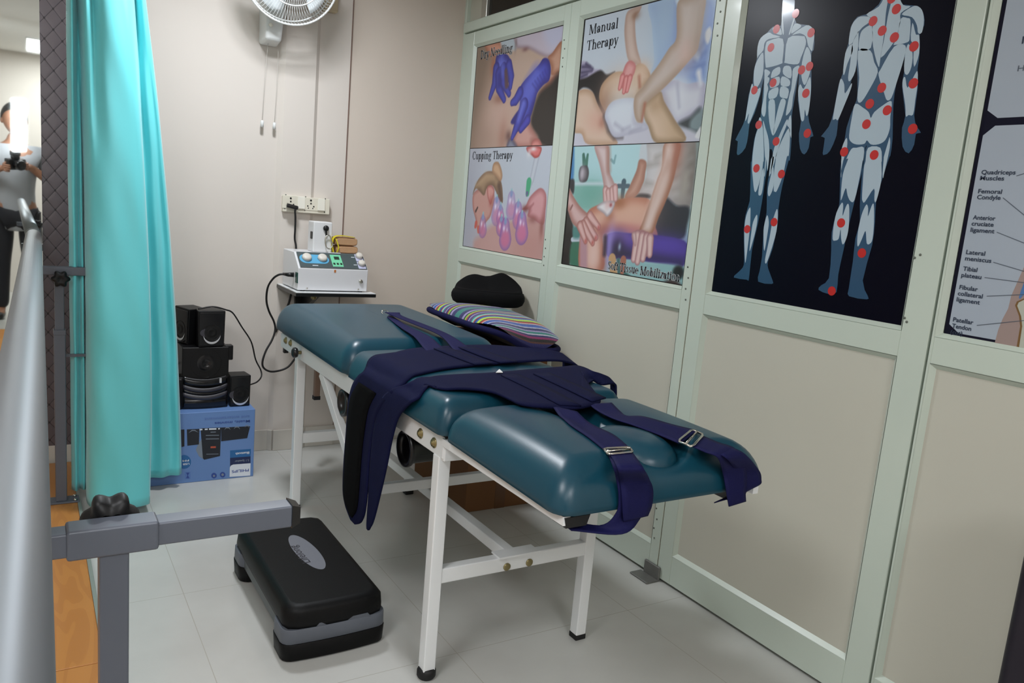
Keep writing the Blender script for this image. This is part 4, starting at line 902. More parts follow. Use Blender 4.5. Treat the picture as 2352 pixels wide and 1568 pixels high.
for j in range(NR+1):
    r_ = math.sin(j/NR*PI/2)
    for k in range(NA2):
        a = 2*PI*k/NA2; c, q = math.cos(a), math.sin(a); u, v = math.copysign(abs(c)**0.42, c)*r_, math.copysign(abs(q)**0.42, q)*r_
        x, y = PCX+u*PHX, PCY+v*PHY
        vs.append((x, y, pil_base(x)+pil_top(u, v, x)+0.004*math.sin(26*y+9*x)*(1-r_))); lo.append((x, y, pil_base(x)-0.010*(1-r_**4)))
fs = [(j*NA2+k, j*NA2+(k+1) % NA2, (j+1)*NA2+(k+1) % NA2, (j+1)*NA2+k) for j in range(NR) for k in range(NA2)]
m = MB(); m.add(vs, fs, 0, True); m.add(lo, [f[::-1] for f in fs], 1, True)
po = m.build('cover', [stripe_mat(), mat('pillow_underside', (44, 36, 36), 0.9)], pl, weld=True)
uvl = po.data.uv_layers.new(name='UVMap'); ol = pl.location
for p in po.data.polygons:
    for li in p.loop_indices:
        c = (po.data.vertices[po.data.loops[li].vertex_index].co+ol)/S
        uvl.data[li].uv = ((c.x-PX0)/(PX1-PX0)+0.25, arc_at(c.y)*2.2)
edge = []
for k in range(96):
    a = 2*PI*k/96; c, q = math.cos(a), math.sin(a); x = PCX+math.copysign(abs(c)**0.42, c)*PHX
    edge.append((x, PCY+math.copysign(abs(q)**0.42, q)*PHY, pil_base(x)+0.002))
MB().loop(edge, 0.015, 10).build('edging', mat('navy_edging', (18, 19, 62), 0.85, spec=0.2), pl)
# black contoured seat cushion
bc = Vector((2.07, 3.57, 0.994)); fu = Vector((math.cos(YAW), -math.sin(YAW), 0)).normalized(); fv = Vector((math.sin(YAW), math.cos(YAW), 0)).normalized()
M_foam = mat('black_foam_cover', (8, 8, 9), 0.9, spec=0.2, bump=0.3, bscale=400)
ck = thing('contoured_cushion', 'black contoured foam cushion on top of the striped pillow', 'cushion', tuple(bc))
def bean(hu, hv, prof, hfun, nm, n=72):
    vs = []; fs = []
    for (s_, z, kf) in prof:
        for k in range(n):
            a = 2*PI*k/n; c, q = math.cos(a), math.sin(a)
            u, v = math.copysign(abs(c)**0.75, c)*s_, math.copysign(abs(q)**0.85, q)*s_
            vs.append(bc+fu*(u*hu)+fv*(v*hv)+Vector((0, 0, z+kf*hfun(u, v))))
    L = len(prof)
    for i in range(L-1):
        for k in range(n): fs.append((i*n+k, i*n+(k+1) % n, (i+1)*n+(k+1) % n, (i+1)*n+k))
    m = MB(); m.add(vs, fs, 0, True); return m.build(nm, M_foam, ck, weld=True)
bean(0.194, 0.118, [(0.0, 0.0, 0), (0.86, 0.0, 0), (0.95, 0.010, 0), (1.0, 0.032, 0), (1.0, 0.050, 0), (0.96, 0.068, 0), (0.88, 0.074, 0), (0.8, 0.07, 0), (0.0, 0.066, 0)], lambda u, v: 0, 'base_roll')
def hh(u, v):
    back = smooth(-0.35, 0.85, v)
    return back*(0.052+0.030*math.exp(-((u-0.34)/0.30)**2)+0.012*math.exp(-((u+0.44)/0.25)**2)-0.020*smooth(0.65, 1.0, abs(u)))
bean(0.180, 0.106, [(0.98, 0.045, 0), (1.0, 0.068, 0.75), (0.97, 0.080, 0.97), (0.90, 0.082, 1.0), (0.75, 0.072, 0.92), (0.55, 0.062, 0.80), (0.3, 0.056, 0.75), (0.0, 0.054, 0.75)], hh, 'contoured_top')

# ------------------------------------------------------------------ aerobic step
M_stepb = mat('step_black', (7, 7, 8), 0.5, spec=0.22, var=0.08, vscale=10, bump=0.15, bscale=350)
M_stepg = mat('step_grey', (92, 97, 106), 0.5, var=0.02)
M_stepd = mat('step_side_grey', (74, 80, 82), 0.45)
stp = thing('step_platform', 'black and grey exercise step on the floor in front of the table', 'exercise step', (0.86, 2.66, 0))
X0, X1, Y0, Y1 = 0.683, 1.030, 2.300, 3.015
def loft(rows, mi=0, n=64, cap=True):
    vs = []; fs = []
    for (cx_, cy_, hx_, hy_, r, z, bul) in rows:
        for (x, y) in rrect(cx_, cy_, hx_, hy_, r, n):
            if bul:
                t = (x-cx_)/hx_; e = max(0, (abs(y-cy_)-hy_+0.05)/0.05)
                y = y+math.copysign(bul*(1-t*t)*min(1, e), y-cy_)
            vs.append((x, y, z))
    for i in range(len(rows)-1):
        for k in range(n): fs.append((i*n+k, i*n+(k+1) % n, (i+1)*n+(k+1) % n, (i+1)*n+k))
    m = MB(); m.add(vs, fs, mi, True)
    if cap:
        for i in (0, len(rows)-1): m.f.append([i*n+k for k in range(n)]); m.m.append(mi); m.sm.append(False)
    return m
cxs, cys, hxs, hys = (X0+X1)/2, (Y0+Y1)/2, (X1-X0)/2, (Y1-Y0)/2
loft([(cxs, cys, hxs-0.006, hys-0.006, 0.035, 0.106, 0.012), (cxs, cys, hxs-0.002, hys-0.002, 0.035, 0.128, 0.012), (cxs, cys, hxs-0.006, hys-0.004, 0.035, 0.166, 0.011), (cxs, cys, hxs-0.016, hys-0.012, 0.035, 0.180, 0.010), (cxs, cys, hxs-0.030, hys-0.026, 0.03, 0.186, 0.008), (cxs, cys, hxs-0.034, hys-0.03, 0.03, 0.1865, 0.008)]).build('deck', M_stepb, stp)
MB().box((X0+0.012, Y0+0.10, 0.058), (X0+0.03, Y1-0.09, 0.125)).build('side_skirt', M_stepd, stp, bevel=0.004)
MB().box((X1-0.03, Y0+0.10, 0.058), (X1-0.012, Y1-0.09, 0.125)).build('side_skirt', M_stepd, stp, bevel=0.004)
for (ya, yb) in ((Y0, Y0+0.13), (Y1-0.13, Y1)):
    cy_ = (ya+yb)/2; hy_ = (yb-ya)/2
    loft([(cxs, cy_, hxs+0.004, hy_, 0.03, 0.062, 0.010), (cxs, cy_, hxs+0.002, hy_, 0.03, 0.112, 0.010)]).build('riser', M_stepg, stp, bevel=0.002, segs=1)
    loft([(cxs, cy_, hxs+0.002, hy_, 0.03, 0.004, 0.012), (cxs, cy_, hxs+0.006, hy_, 0.03, 0.062, 0.012)]).build('foot_block', M_stepb, stp, bevel=0.002, segs=1)
    for x in (X0+0.04, X1-0.04): MB().lathe([(0.014, 0.0), (0.014, 0.006)], (x, cy_, 0.0), (0, 0, 1), 12).build('rubber_pad', M_rubber, stp)
# raised lip of the riser in the deck face, badge and script lettering
lip = MB(); lip.prism([(X0+0.10, Y0-0.006, 0.108), (X1-0.055, Y0-0.006, 0.108), (X1-0.068, Y0-0.008, 0.124), (X0+0.113, Y0-0.008, 0.124)], (0, 0.02, 0)); lip.build('riser_lip', M_stepg, stp)
bd = MB(); zt = 0.1868
bc0 = az(704, 1266, zt); n = 40
axu = (az(740, 1306, zt)-az(670, 1228, zt))/2; axv = Vector((-axu.y, axu.x, 0)).normalized()*0.041
bd.add([bc0+axu*math.cos(2*PI*k/n)+axv*math.sin(2*PI*k/n) for k in range(n)], [list(range(n))], 0)
put_text(bd, 'Lifelong', az(714, 1290, zt+0.0006), Vector((-0.06, 1, 0)), Vector((-1, -0.06, 0)), width=0.155, height=0.032, bold=0.0, mi=1)
bd.build('badge', [mat('badge_grey', (112, 114, 122), 0.5), mat('badge_ink', (44, 42, 50), 0.5)], stp, recalc=False)

# ------------------------------------------------------------------ dark upright at the right edge
du = thing('equipment_post', 'dark post standing at the bottom right edge in front of the partition', 'post', (2.06, 0.78, 0))
MB().box((1.98, 0.40, 0.02), (2.12, 0.835, 0.98)).build('padded_body', mat('dark_plum', (22, 16, 30), 0.5), du, bevel=0.03, segs=4)
MB().box((1.97, 0.42, 0.0), (2.13, 0.80, 0.03)).build('base', M_blackp, du, bevel=0.008)
# ------------------------------------------------------------------ posters
XPR = 2.2862
GAIN = 1.10
def gl(c): return tuple(min(255, v*GAIN) for v in c)
class Print:
    """a printed picture held as colours on a fine grid of the poster sheet"""
    def __init__(s, yl, yr, z0, z1, nu, nv, bg):
        s.yl, s.yr, s.z0, s.z1, s.nu, s.nv = yl, yr, z0, z1, nu, nv
        s.gx = -np.linspace(yl, yr, nu)[None, :].repeat(nv, 0); s.gz = np.linspace(z0, z1, nv)[:, None].repeat(nu, 1)
        s.c = np.zeros((nv, nu, 3)); s.c[:] = bg
    def w(s, pts, fr):
        ox, oy, k = fr; out = []
        for (X, Y) in pts:
            p = ax(ox+X/k, oy+Y/k, XPR); out.append((-p.y, p.z))
        return np.array(out)
    def win(s, lo, hi, m):
        u0 = int(np.clip((lo[0]-m+s.yl)/(s.yl-s.yr)*(s.nu-1), 0, s.nu-1)); u1 = int(np.clip((hi[0]+m+s.yl)/(s.yl-s.yr)*(s.nu-1)+2, 0, s.nu))
        v0 = int(np.clip((lo[1]-m-s.z0)/(s.z1-s.z0)*(s.nv-1), 0, s.nv-1)); v1 = int(np.clip((hi[1]+m-s.z0)/(s.z1-s.z0)*(s.nv-1)+2, 0, s.nv))
        return slice(v0, v1), slice(u0, u1)
    def sdf(s, P, X, Z):
        d = np.full(X.shape, 1e9); ins = np.zeros(X.shape, bool); n = len(P)
        for i in range(n):
            a, b = P[i], P[(i+1) % n]; e = b-a; L = max(e@e, 1e-12)
            t = np.clip(((X-a[0])*e[0]+(Z-a[1])*e[1])/L, 0, 1)
            d = np.minimum(d, (X-a[0]-t*e[0])**2+(Z-a[1]-t*e[1])**2)
            if a[1] != b[1]:
                c = ((a[1] > Z) != (b[1] > Z)) & (X < (b[0]-a[0])*(Z-a[1])/(b[1]-a[1])+a[0]); ins ^= c
        return np.where(ins, -np.sqrt(d), np.sqrt(d))
    def fill(s, pts, fr, c, soft=0.004, edge=None, ew=0.03, smooth_=True, alpha=1.0, grad=None):
        P = s.w(pts, fr)
        if smooth_: P = np.array([(v.x, v.y) for v in catmull([Vector((p[0], p[1], 0)) for p in P], 5, True)])
        sl = s.win(P.min(0), P.max(0), soft*2); X, Z = s.gx[sl], s.gz[sl]
        if X.size == 0: return s
        d = s.sdf(P, X, Z); a = np.clip(0.5-d/(2*soft), 0, 1)*alpha
        col = np.zeros(X.shape+(3,)); col[:] = c
        if grad:  # (colour, point from, point to): blends to that colour along the way
            g0, g1 = s.w([grad[1], grad[2]], fr); e = g1-g0
            t = np.clip(((X-g0[0])*e[0]+(Z-g0[1])*e[1])/(e@e), 0, 1)[..., None]; col = col*(1-t)+np.array(grad[0])*t
        if edge is not None:
            t = np.clip(-d/ew, 0, 1); t = (t*t*(3-2*t))[..., None]; col = np.array(edge)*(1-t)+col*t
        s.c[sl] = s.c[sl]*(1-a[..., None])+col*a[..., None]; return s
    def limb(s, pts, fr, radii, c, soft=0.003, edge=None, alpha=1.0):
        P = s.w(pts, fr); m = max(radii)+soft*2; sl = s.win(P.min(0), P.max(0), m); X, Z = s.gx[sl], s.gz[sl]
        if X.size == 0: return s
        best = np.full(X.shape, 9.0); rr = np.full(X.shape, 1.0)
        for i in range(len(P)-1):
            a, b = P[i], P[i+1]; e = b-a; L = max(e@e, 1e-12); t = np.clip(((X-a[0])*e[0]+(Z-a[1])*e[1])/L, 0, 1)
            r = radii[i]+(radii[i+1]-radii[i])*t; q = np.sqrt((X-a[0]-t*e[0])**2+(Z-a[1]-t*e[1])**2)-r
            rr = np.where(q < best, r, rr); best = np.minimum(best, q)
        a = np.clip(0.5-best/(2*soft), 0, 1)*alpha; col = np.zeros(X.shape+(3,)); col[:] = c
        if edge is not None:
            t = np.clip(-best/rr*1.4, 0, 1)[..., None]; col = np.array(edge)*(1-t)+col*t
        s.c[sl] = s.c[sl]*(1-a[..., None])+col*a[..., None]; return s
    def blob(s, p, fr, rx, rz, c, alpha=0.6, power=1.0):
        q = s.w([p], fr)[0]; sl = s.win(q, q, max(rx, rz)*2.6); X, Z = s.gx[sl], s.gz[sl]
        a = (alpha*np.exp(-(((X-q[0])/rx)**2+((Z-q[1])/rz)**2)**power))[..., None]; s.c[sl] = s.c[sl]*(1-a)+np.array(c)*a; return s
    def build(s, name, parent, mats):
        nu, nv = s.nu, s.nv; me = D.meshes.new(name); o = D.objects.new(name, me); COL.objects.link(o)
        co_ = np.stack([np.full(s.gx.shape, XPR), -s.gx, s.gz], -1).reshape(-1, 3)*S; org = np.zeros(3); o.parent = parent; org = np.array(parent.location)
        me.vertices.add(nu*nv); me.vertices.foreach_set('co', (co_-org).astype(np.float32).ravel())
        i = np.arange(nu*nv).reshape(nv, nu); q = np.stack([i[:-1, :-1], i[:-1, 1:], i[1:, 1:], i[1:, :-1]], -1).reshape(-1, 4); nf = len(q)
        me.loops.add(nf*4); me.loops.foreach_set('vertex_index', q.ravel().astype(np.int32)); me.polygons.add(nf)
        me.polygons.foreach_set('loop_start', (np.arange(nf)*4).astype(np.int32)); me.polygons.foreach_set('loop_total', np.full(nf, 4, np.int32)); me.update(calc_edges=True)
        at = me.color_attributes.new('print', 'FLOAT_COLOR', 'POINT'); v = np.clip(s.c.reshape(-1, 3)*GAIN/255, 0, 1); l = np.where(v <= 0.04045, v/12.92, ((v+0.055)/1.055)**2.4)
        at.data.foreach_set('color', np.concatenate([l, np.ones((len(l), 1))], 1).astype(np.float32).ravel())
        me.materials.append(mats); me.validate(); return o
M_print = vcol_mat('poster_print', 0.30, 0.35)

# ---- a small bold roman face for the captions
XH, CAP, ASC, DES, ST, TH = .46, .67, .69, -.21, .108, .036
def s_(x, y0, y1, f=''): return ('s', x, y0, y1, f)
def b_(cx, cy, rx, ry, a0=0, a1=360): return ('b', cx, cy, rx, ry, a0, a1)
def l_(x0, y0, x1, y1, w): return ('l', x0, y0, x1, y1, w)
def d_(x, y, r): return ('d', x, y, r)
GLY = {'l': (.30, [s_(.15, 0, ASC, 'bt')]), 'i': (.30, [s_(.15, 0, XH, 'bt'), d_(.15, .60, .065)]), 'r': (.42, [s_(.14, 0, XH, 'bt'), b_(.29, .28, .15, .17, 60, 165), d_(.345, .385, .06)]),
 'n': (.58, [s_(.14, 0, XH, 'bt'), b_(.29, .28, .195, .185, 0, 160), s_(.435, 0, .29, 'b')]), 'h': (.58, [s_(.14, 0, ASC, 'bt'), b_(.29, .28, .195, .185, 0, 160), s_(.435, 0, .29, 'b')]),
 'u': (.58, [s_(.14, .16, XH, 't'), b_(.29, .17, .20, .18, 185, 350), s_(.435, 0, XH, 't')]), 'a': (.48, [s_(.33, .03, .32), b_(.22, .32, .165, .145, 0, 165), d_(.10, .335, .055), b_(.19, .13, .15, .14), d_(.40, .03, .03)]),
 'e': (.46, [b_(.235, .23, .205, .24, 0, 318), l_(.06, .25, .43, .25, .036)]), 'o': (.50, [b_(.25, .23, .22, .24)]), 'd': (.57, [b_(.23, .23, .19, .24), s_(.43, 0, ASC, 't')]), 'b': (.56, [s_(.14, 0, ASC, 't'), b_(.33, .23, .19, .24)]),
 'p': (.56, [s_(.14, DES, XH, 'bt'), b_(.33, .23, .19, .24)]), 'g': (.50, [b_(.22, .30, .17, .165), b_(.24, -.085, .21, .125), l_(.12, .12, .16, .03, .06), d_(.42, .42, .05)]),
 'y': (.50, [l_(.09, .45, .27, 0, .105), l_(.43, .45, .19, -.17, .045), d_(.13, -.16, .06), l_(.02, .45, .20, .45, .032), l_(.34, .45, .49, .45, .032)]),
 't': (.34, [s_(.16, .09, .60), b_(.235, .11, .13, .115, 180, 320), l_(.03, .445, .31, .445, .036)]), 'f': (.34, [s_(.15, 0, .52, 'b'), b_(.26, .53, .165, .165, 40, 180), d_(.345, .60, .055), l_(.03, .445, .30, .445, .036)]),
 's': (.40, [b_(.195, .345, .145, .125, 35, 285), b_(.20, .125, .155, .135, -150, 105)]), 'z': (.44, [l_(.05, .442, .39, .442, .036), l_(.36, .44, .08, .02, .10), l_(.05, .018, .40, .018, .036)]),
 'D': (.72, [s_(.16, 0, CAP, 'bT'), b_(.28, .335, .38, .335, -90, 90), l_(.1, .018, .3, .018, .036), l_(.1, CAP-.018, .3, CAP-.018, .036)]), 'N': (.74, [l_(.13, 0, .13, CAP, .045), l_(.12, CAP, .58, 0, .125), l_(.59, 0, .59, CAP, .045), l_(.03, .018, .23, .018, .034), l_(.50, CAP-.018, .70, CAP-.018, .034)]),
 'C': (.68, [b_(.36, .335, .31, .35, 42, 318), l_(.59, .44, .59, .67, .04)]), 'T': (.64, [s_(.32, 0, CAP, 'b'), l_(.04, CAP-.02, .60, CAP-.02, .04), l_(.055, .50, .055, CAP, .04), l_(.585, .50, .585, CAP, .04)]),
 'M': (.92, [l_(.14, 0, .14, CAP, .045), l_(.16, CAP, .46, .03, .125), l_(.46, .03, .74, CAP, .045), s_(.76, 0, CAP, 'bT'), l_(.04, .018, .24, .018, .034), l_(.04, CAP-.018, .2, CAP-.018, .034)]),
 'S': (.52, [b_(.255, .49, .19, .19, 30, 285), b_(.26, .18, .20, .19, -155, 105), l_(.44, .46, .44, .67, .035)]), ' ': (.26, [])}
def roman(mb, txt, pl, pr, cap_px, mi, e, grow=0.0):
    """caption from photo point pl to pr (base line), capital height cap_px"""
    a, b = ax(pl[0], pl[1], XPR), ax(pr[0], pr[1], XPR); h = ax(pl[0], pl[1]-cap_px, XPR).z-a.z
    tot = sum(GLY[c][0] for c in txt)-.06; kx = (a.y-b.y)/tot; kz = h/CAP; dz = (b.z-a.z)/(a.y-b.y) if abs(b.z-a.z) > 0.03 else 0.0
    def add(P): mb.add([Vector((XPR-e, a.y-x*kx, a.z+z*kz)) for x, z in P], [list(range(len(P)))], mi)
    ox = -.03; g = grow
    for ch in txt:
        adv, ops = GLY[ch]
        for op in ops:
            if op[0] == 's':
                _, x, y0, y1, f = op; add([(ox+x-ST/2-g, y0-g), (ox+x+ST/2+g, y0-g), (ox+x+ST/2+g, y1+g), (ox+x-ST/2-g, y1+g)])
                if 'b' in f: add([(ox+x-ST/2-.055-g, y0-g), (ox+x+ST/2+.055+g, y0-g), (ox+x+ST/2+.055+g, y0+.034+g), (ox+x-ST/2-.055-g, y0+.034+g)])
                if 't' in f: add([(ox+x-ST/2-.06-g, y1-.034-g), (ox+x+g, y1-.034-g), (ox+x+g, y1+g), (ox+x-ST/2-.06-g, y1-.012+g)])
                if 'T' in f: add([(ox+x-ST/2-.055-g, y1-.034-g), (ox+x+ST/2+.055+g, y1-.034-g), (ox+x+ST/2+.055+g, y1+g), (ox+x-ST/2-.055-g, y1+g)])
            elif op[0] == 'l':
                _, x0, y0, x1, y1, w = op; L = math.hypot(x1-x0, y1-y0); nx, ny = -(y1-y0)/L*(w/2+g), (x1-x0)/L*(w/2+g); ex, ey = (x1-x0)/L*g, (y1-y0)/L*g
                add([(ox+x0+nx-ex, y0+ny-ey), (ox+x0-nx-ex, y0-ny-ey), (ox+x1-nx+ex, y1-ny+ey), (ox+x1+nx+ex, y1+ny+ey)])
            elif op[0] == 'd':
                _, x, y, r = op; add([(ox+x+(r+g)*math.cos(k*PI/6), y+(r+g)*math.sin(k*PI/6)) for k in range(12)])
            else:
                _, cx, cy, rx, ry, a0, a1 = op; n = max(6, int((a1-a0)/15)); ix, iy = max(.01, rx-ST-g), max(.01, ry-TH-g)
                for k in range(n):
                    t0, t1 = math.radians(a0+(a1-a0)*k/n), math.radians(a0+(a1-a0)*(k+1)/n)
                    add([(ox+cx+(rx+g)*math.cos(t0), cy+(ry+g)*math.sin(t0)), (ox+cx+(rx+g)*math.cos(t1), cy+(ry+g)*math.sin(t1)), (ox+cx+ix*math.cos(t1), cy+iy*math.sin(t1)), (ox+cx+ix*math.cos(t0), cy+iy*math.sin(t0))])
        ox += adv
M_ink = mat('poster_ink', (22, 26, 34), 0.35); M_halo = mat('poster_white', (196, 198, 200), 0.4)
def sheet(name, label, yl, yr, z0, z1, colour):
    t = thing(name, label, 'poster', (XPR, (yl+yr)/2, z0))
    MB().box((XPR+0.0004, yr, z0), (XPR+0.003, yl, z1)).build('backing', mat('poster_backing_'+name[:3]+str(int(yl*100)), colour, 0.3, spec=0.13), t)
    return t
# ---- poster with the gloves and the cups
pt = sheet('treatment_poster', 'poster with blue gloved hands above and glass cups on a back below', 4.304, 3.401, 1.246, 2.42, (40, 36, 34))
zs = ax(1176, 337, XPR).z
U = (1070, 50, 5.226)
A = Print(4.2965, 3.4085, zs+0.002, 2.4125, 300, 190, (166, 142, 126))
A.fill([(90, 300), (330, 300), (300, 700), (200, 1100), (120, 1530), (0, 1530)], U, (122, 102, 88), soft=0.10)
A.blob((400, 1150), U, 0.20, 0.20, (186, 156, 146), 0.8); A.blob((650, 560), U, 0.20, 0.09, (172, 150, 138), 0.7); A.blob((220, 1400), U, 0.16, 0.10, (150, 124, 112), 0.6)
A.blob((330, 520), U, 0.03, 0.06, (150, 84, 62), 0.7); A.blob((400, 920), U, 0.07, 0.03, (130, 86, 72), 0.7); A.blob((440, 1380), U, 0.05, 0.10, (146, 102, 88), 0.6)
A.fill([(230, 240), (420, 230), (430, 380), (340, 420), (270, 400)], U, (186, 132, 112), edge=(150, 96, 74), ew=0.04, soft=0.006)
A.fill([(420, 180), (590, 160), (600, 330), (450, 330)], U, (160, 170, 178), soft=0.012)
A.fill([(590, 140), (900, 80), (1170, 20), (1150, 260), (1010, 420), (900, 400), (760, 330), (640, 320), (610, 300)], U, (172, 162, 174), edge=(140, 122, 130), ew=0.03, soft=0.008)
A.fill([(930, 90), (1160, 30), (1150, 230), (1020, 330)], U, (168, 168, 188), soft=0.03)
A.blob((715, 330), U, 0.03, 0.012, (110, 76, 78), 0.8); A.blob((600, 270), U, 0.012, 0.04, (110, 96, 100), 0.7)
A.fill([(1150, 230), (1040, 370), (985, 430), (1025, 540), (1030, 640), (1140, 590), (1170, 400)], U, (172, 132, 112), edge=(140, 92, 70), ew=0.04)
A.fill([(1130, 620), (1030, 660), (960, 740), (870, 870), (900, 860), (1120, 720)], U, (152, 98, 82), soft=0.01)
A.fill([(1150, 660), (1010, 740), (900, 830), (845, 930), (800, 1080), (775, 1200), (800, 1300), (860, 1380), (915, 1490), (1150, 1510)], U, (30, 26, 25), soft=0.02)
A.fill([(620, 1260), (760, 1100), (775, 1230), (830, 1330), (860, 1400), (800, 1440), (780, 1520), (620, 1520), (560, 1440)], U, (180, 138, 130), edge=(150, 100, 92), ew=0.05, soft=0.012)
A.fill([(790, 1440), (840, 1400), (890, 1420), (910, 1510), (790, 1520)], U, (196, 128, 122), edge=(150, 84, 80), ew=0.03)
A.fill([(520, 1400), (570, 1420), (620, 1530), (490, 1530)], U, (118, 122, 140), edge=(70, 72, 96), ew=0.03, soft=0.012)
A.blob((510, 1370), U, 0.03, 0.03, (90, 60, 60), 0.8)
g0, g1, g2 = (58, 64, 158), (88, 98, 188), (36, 34, 112)
def finger(pts, r): A.limb(pts, U, r, g0, edge=g2)
A.fill([(375, 400), (490, 390), (545, 490), (560, 620), (520, 720), (430, 760), (350, 700), (350, 560)], U, g1, edge=g2, ew=0.06)
finger([(365, 560), (345, 740), (290, 905)], (.036, .030, .018)); finger([(395, 620), (395, 790), (460, 935)], (.038, .032, .020)); finger([(450, 560), (450, 730), (520, 865)], (.036, .030, .020)); finger([(515, 520), (545, 660), (535, 785)], (.034, .030, .018))
A.limb([(430, 430), (440, 620)], U, (.02, .016), g1, soft=0.02, alpha=0.7); A.limb([(480, 590), (490, 760)], U, (.014, .02), (80, 56, 70), soft=0.008); A.limb([(400, 640), (400, 760)], U, (.012, .014), g2, soft=0.015, alpha=0.8)
A.fill([(560, 1160), (640, 1060), (650, 1200), (570, 1230), (540, 1210)], U, g2, soft=0.006)
A.fill([(930, 440), (990, 450), (1020, 560), (1000, 700), (930, 760), (860, 850), (830, 960), (780, 1130), (720, 1240), (640, 1310), (610, 1290), (640, 1130), (650, 960), (650, 800), (700, 710), (800, 600), (880, 510)], U, g0, edge=g2, ew=0.05)
A.limb([(840, 640), (760, 800), (700, 960)], U, (.05, .06, .04), g1, soft=0.035, alpha=0.75); finger([(650, 850), (600, 940), (555, 970)], (.034, .030, .020)); finger([(700, 1000), (620, 1230), (556, 1390)], (.040, .034, .016))
A.limb([(690, 980), (630, 1180)], U, (.02, .012), (104, 114, 200), soft=0.015, alpha=0.7); A.limb([(740, 1180), (660, 1290)], U, (.03, .022), (60, 60, 160), edge=g2)
for k in range(6): A.limb([(800+k*30, 745-k*34), (850+k*24, 815-k*34)], U, (.004, .004), g2, soft=0.008, alpha=0.55)
A.build('upper_print', pt, M_print)
L_ = (1060, 330, 5.809)
A = Print(4.2965, 3.4085, 1.2525, zs-0.002, 300, 240, (172, 178, 190))
A.blob((80, 900), L_, 0.16, 0.4, (150, 152, 168), 0.7); A.blob((700, 350), L_, 0.35, 0.2, (170, 180, 190), 0.6)
sk0, sk1 = (184, 140, 132), (160, 108, 102)
A.fill([(150, 1420), (170, 1290), (260, 1220), (400, 1090), (560, 1040), (760, 1000), (900, 960), (1000, 1010), (1090, 1090), (1080, 1560), (500, 1500), (100, 1400)], L_, (178, 140, 136), soft=0.02)
A.blob((900, 1350), L_, 0.16, 0.14, (176, 130, 124), 0.8); A.blob((420, 1330), L_, 0.2, 0.09, (190, 150, 146), 0.6)
A.fill([(350, 560), (420, 600), (440, 730), (410, 880), (380, 980), (320, 1060), (260, 1200), (215, 1170), (200, 1110), (180, 1090), (190, 1030), (175, 960), (150, 850), (150, 700), (200, 620)], L_, sk0, edge=sk1, ew=0.03)
A.fill([(150, 680), (175, 580), (230, 470), (320, 380), (420, 370), (500, 430), (540, 560), (550, 700), (545, 790), (490, 720), (460, 640), (410, 560), (340, 590), (300, 690), (230, 620), (190, 600)], L_, (148, 122, 96), edge=(112, 88, 70), ew=0.04)
A.limb([(200, 560), (330, 430), (430, 430)], L_, (.012, .02, .012), (178, 150, 120), soft=0.02, alpha=0.7); A.limb([(500, 560), (530, 740)], L_, (.02, .014), (92, 70, 58), soft=0.012)
A.fill([(430, 260), (490, 245), (530, 330), (545, 430), (520, 500), (460, 440), (410, 370)], L_, (186, 152, 122), edge=(150, 116, 90), ew=0.03)
A.fill([(345, 580), (400, 555), (440, 620), (420, 720), (390, 810), (350, 720)], L_, (196, 142, 136), edge=(160, 92, 88), ew=0.02); A.blob((390, 770), L_, 0.02, 0.03, (150, 70, 66), 0.7)
A.limb([(190, 900), (215, 850)], L_, (.008, .006), (70, 44, 44)); A.limb([(195, 1060), (185, 1105)], L_, (.016, .012), (186, 84, 72)); A.limb([(225, 1120), (225, 1170)], L_, (.014, .012), (190, 88, 76))
A.fill([(1050, 590), (1130, 680), (1120, 900), (1090, 1080), (960, 1010), (880, 960), (900, 880), (810, 880), (860, 820), (920, 700)], L_, (192, 140, 144), edge=(160, 100, 104), ew=0.04)
A.blob((850, 870), L_, 0.035, 0.02, (110, 48, 50), 0.8); A.blob((950, 1010), L_, 0.04, 0.02, (130, 76, 74), 0.7); A.limb([(900, 960), (900, 870), (960, 800)], L_, (.006, .006, .004), (150, 92, 96), soft=0.008); A.blob((1070, 1100), L_, 0.02, 0.06, (130, 76, 70), 0.8)
A.limb([(1010, 160), (940, 470), (905, 560)], L_, (.024, .022, .018), (176, 182, 192), edge=(150, 156, 170)); A.limb([(900, 510), (880, 660)], L_, (.024, .018), (58, 152, 112)); A.limb([(875, 660), (868, 690)], L_, (.012, .006), (90, 92, 130))
A.fill([(880, 40), (1060, 40), (1040, 160), (980, 190), (930, 150), (880, 110)], L_, (196, 104, 104), edge=(150, 60, 60), ew=0.02); A.blob((960, 70), L_, 0.03, 0.012, (210, 206, 208), 0.9); A.blob((900, 130), L_, 0.02, 0.02, (200, 200, 204), 0.8)
for (x, y, y2, r, a) in ((665, 720, 880, .056, .55), (755, 860, 1010, .056, .8), (470, 800, 960, .060, .6), (520, 900, 985, .045, .85), (285, 1030, 1150, .048, .8), (530, 1060, 1110, .055, .9), (805, 1010, 1190, .066, 1.0), (585, 1090, 1270, .066, 1.0)):
    A.limb([(x, y), (x-3, y2)], L_, (r*0.68, r), (170, 128, 178), edge=(118, 80, 150), alpha=0.75*a); A.limb([(x-2, y2-10), (x-3, y2)], L_, (r*0.66, r*0.72), (190, 104, 140), soft=0.014, alpha=0.85*a)
    A.blob((x-18, y+40), L_, 0.010, 0.016, (226, 220, 236), 0.8); A.blob((x+22, y+60), L_, 0.007, 0.012, (214, 206, 230), 0.6)
    A.limb([(x+6, y-110), (x+2, y-50)], L_, (.007, .013), (136, 178, 184)); A.limb([(x+2, y-60), (x, y-30)], L_, (.014, .012), (120, 120, 176), soft=0.006, alpha=0.7)
A.build('lower_print', pt, M_print)
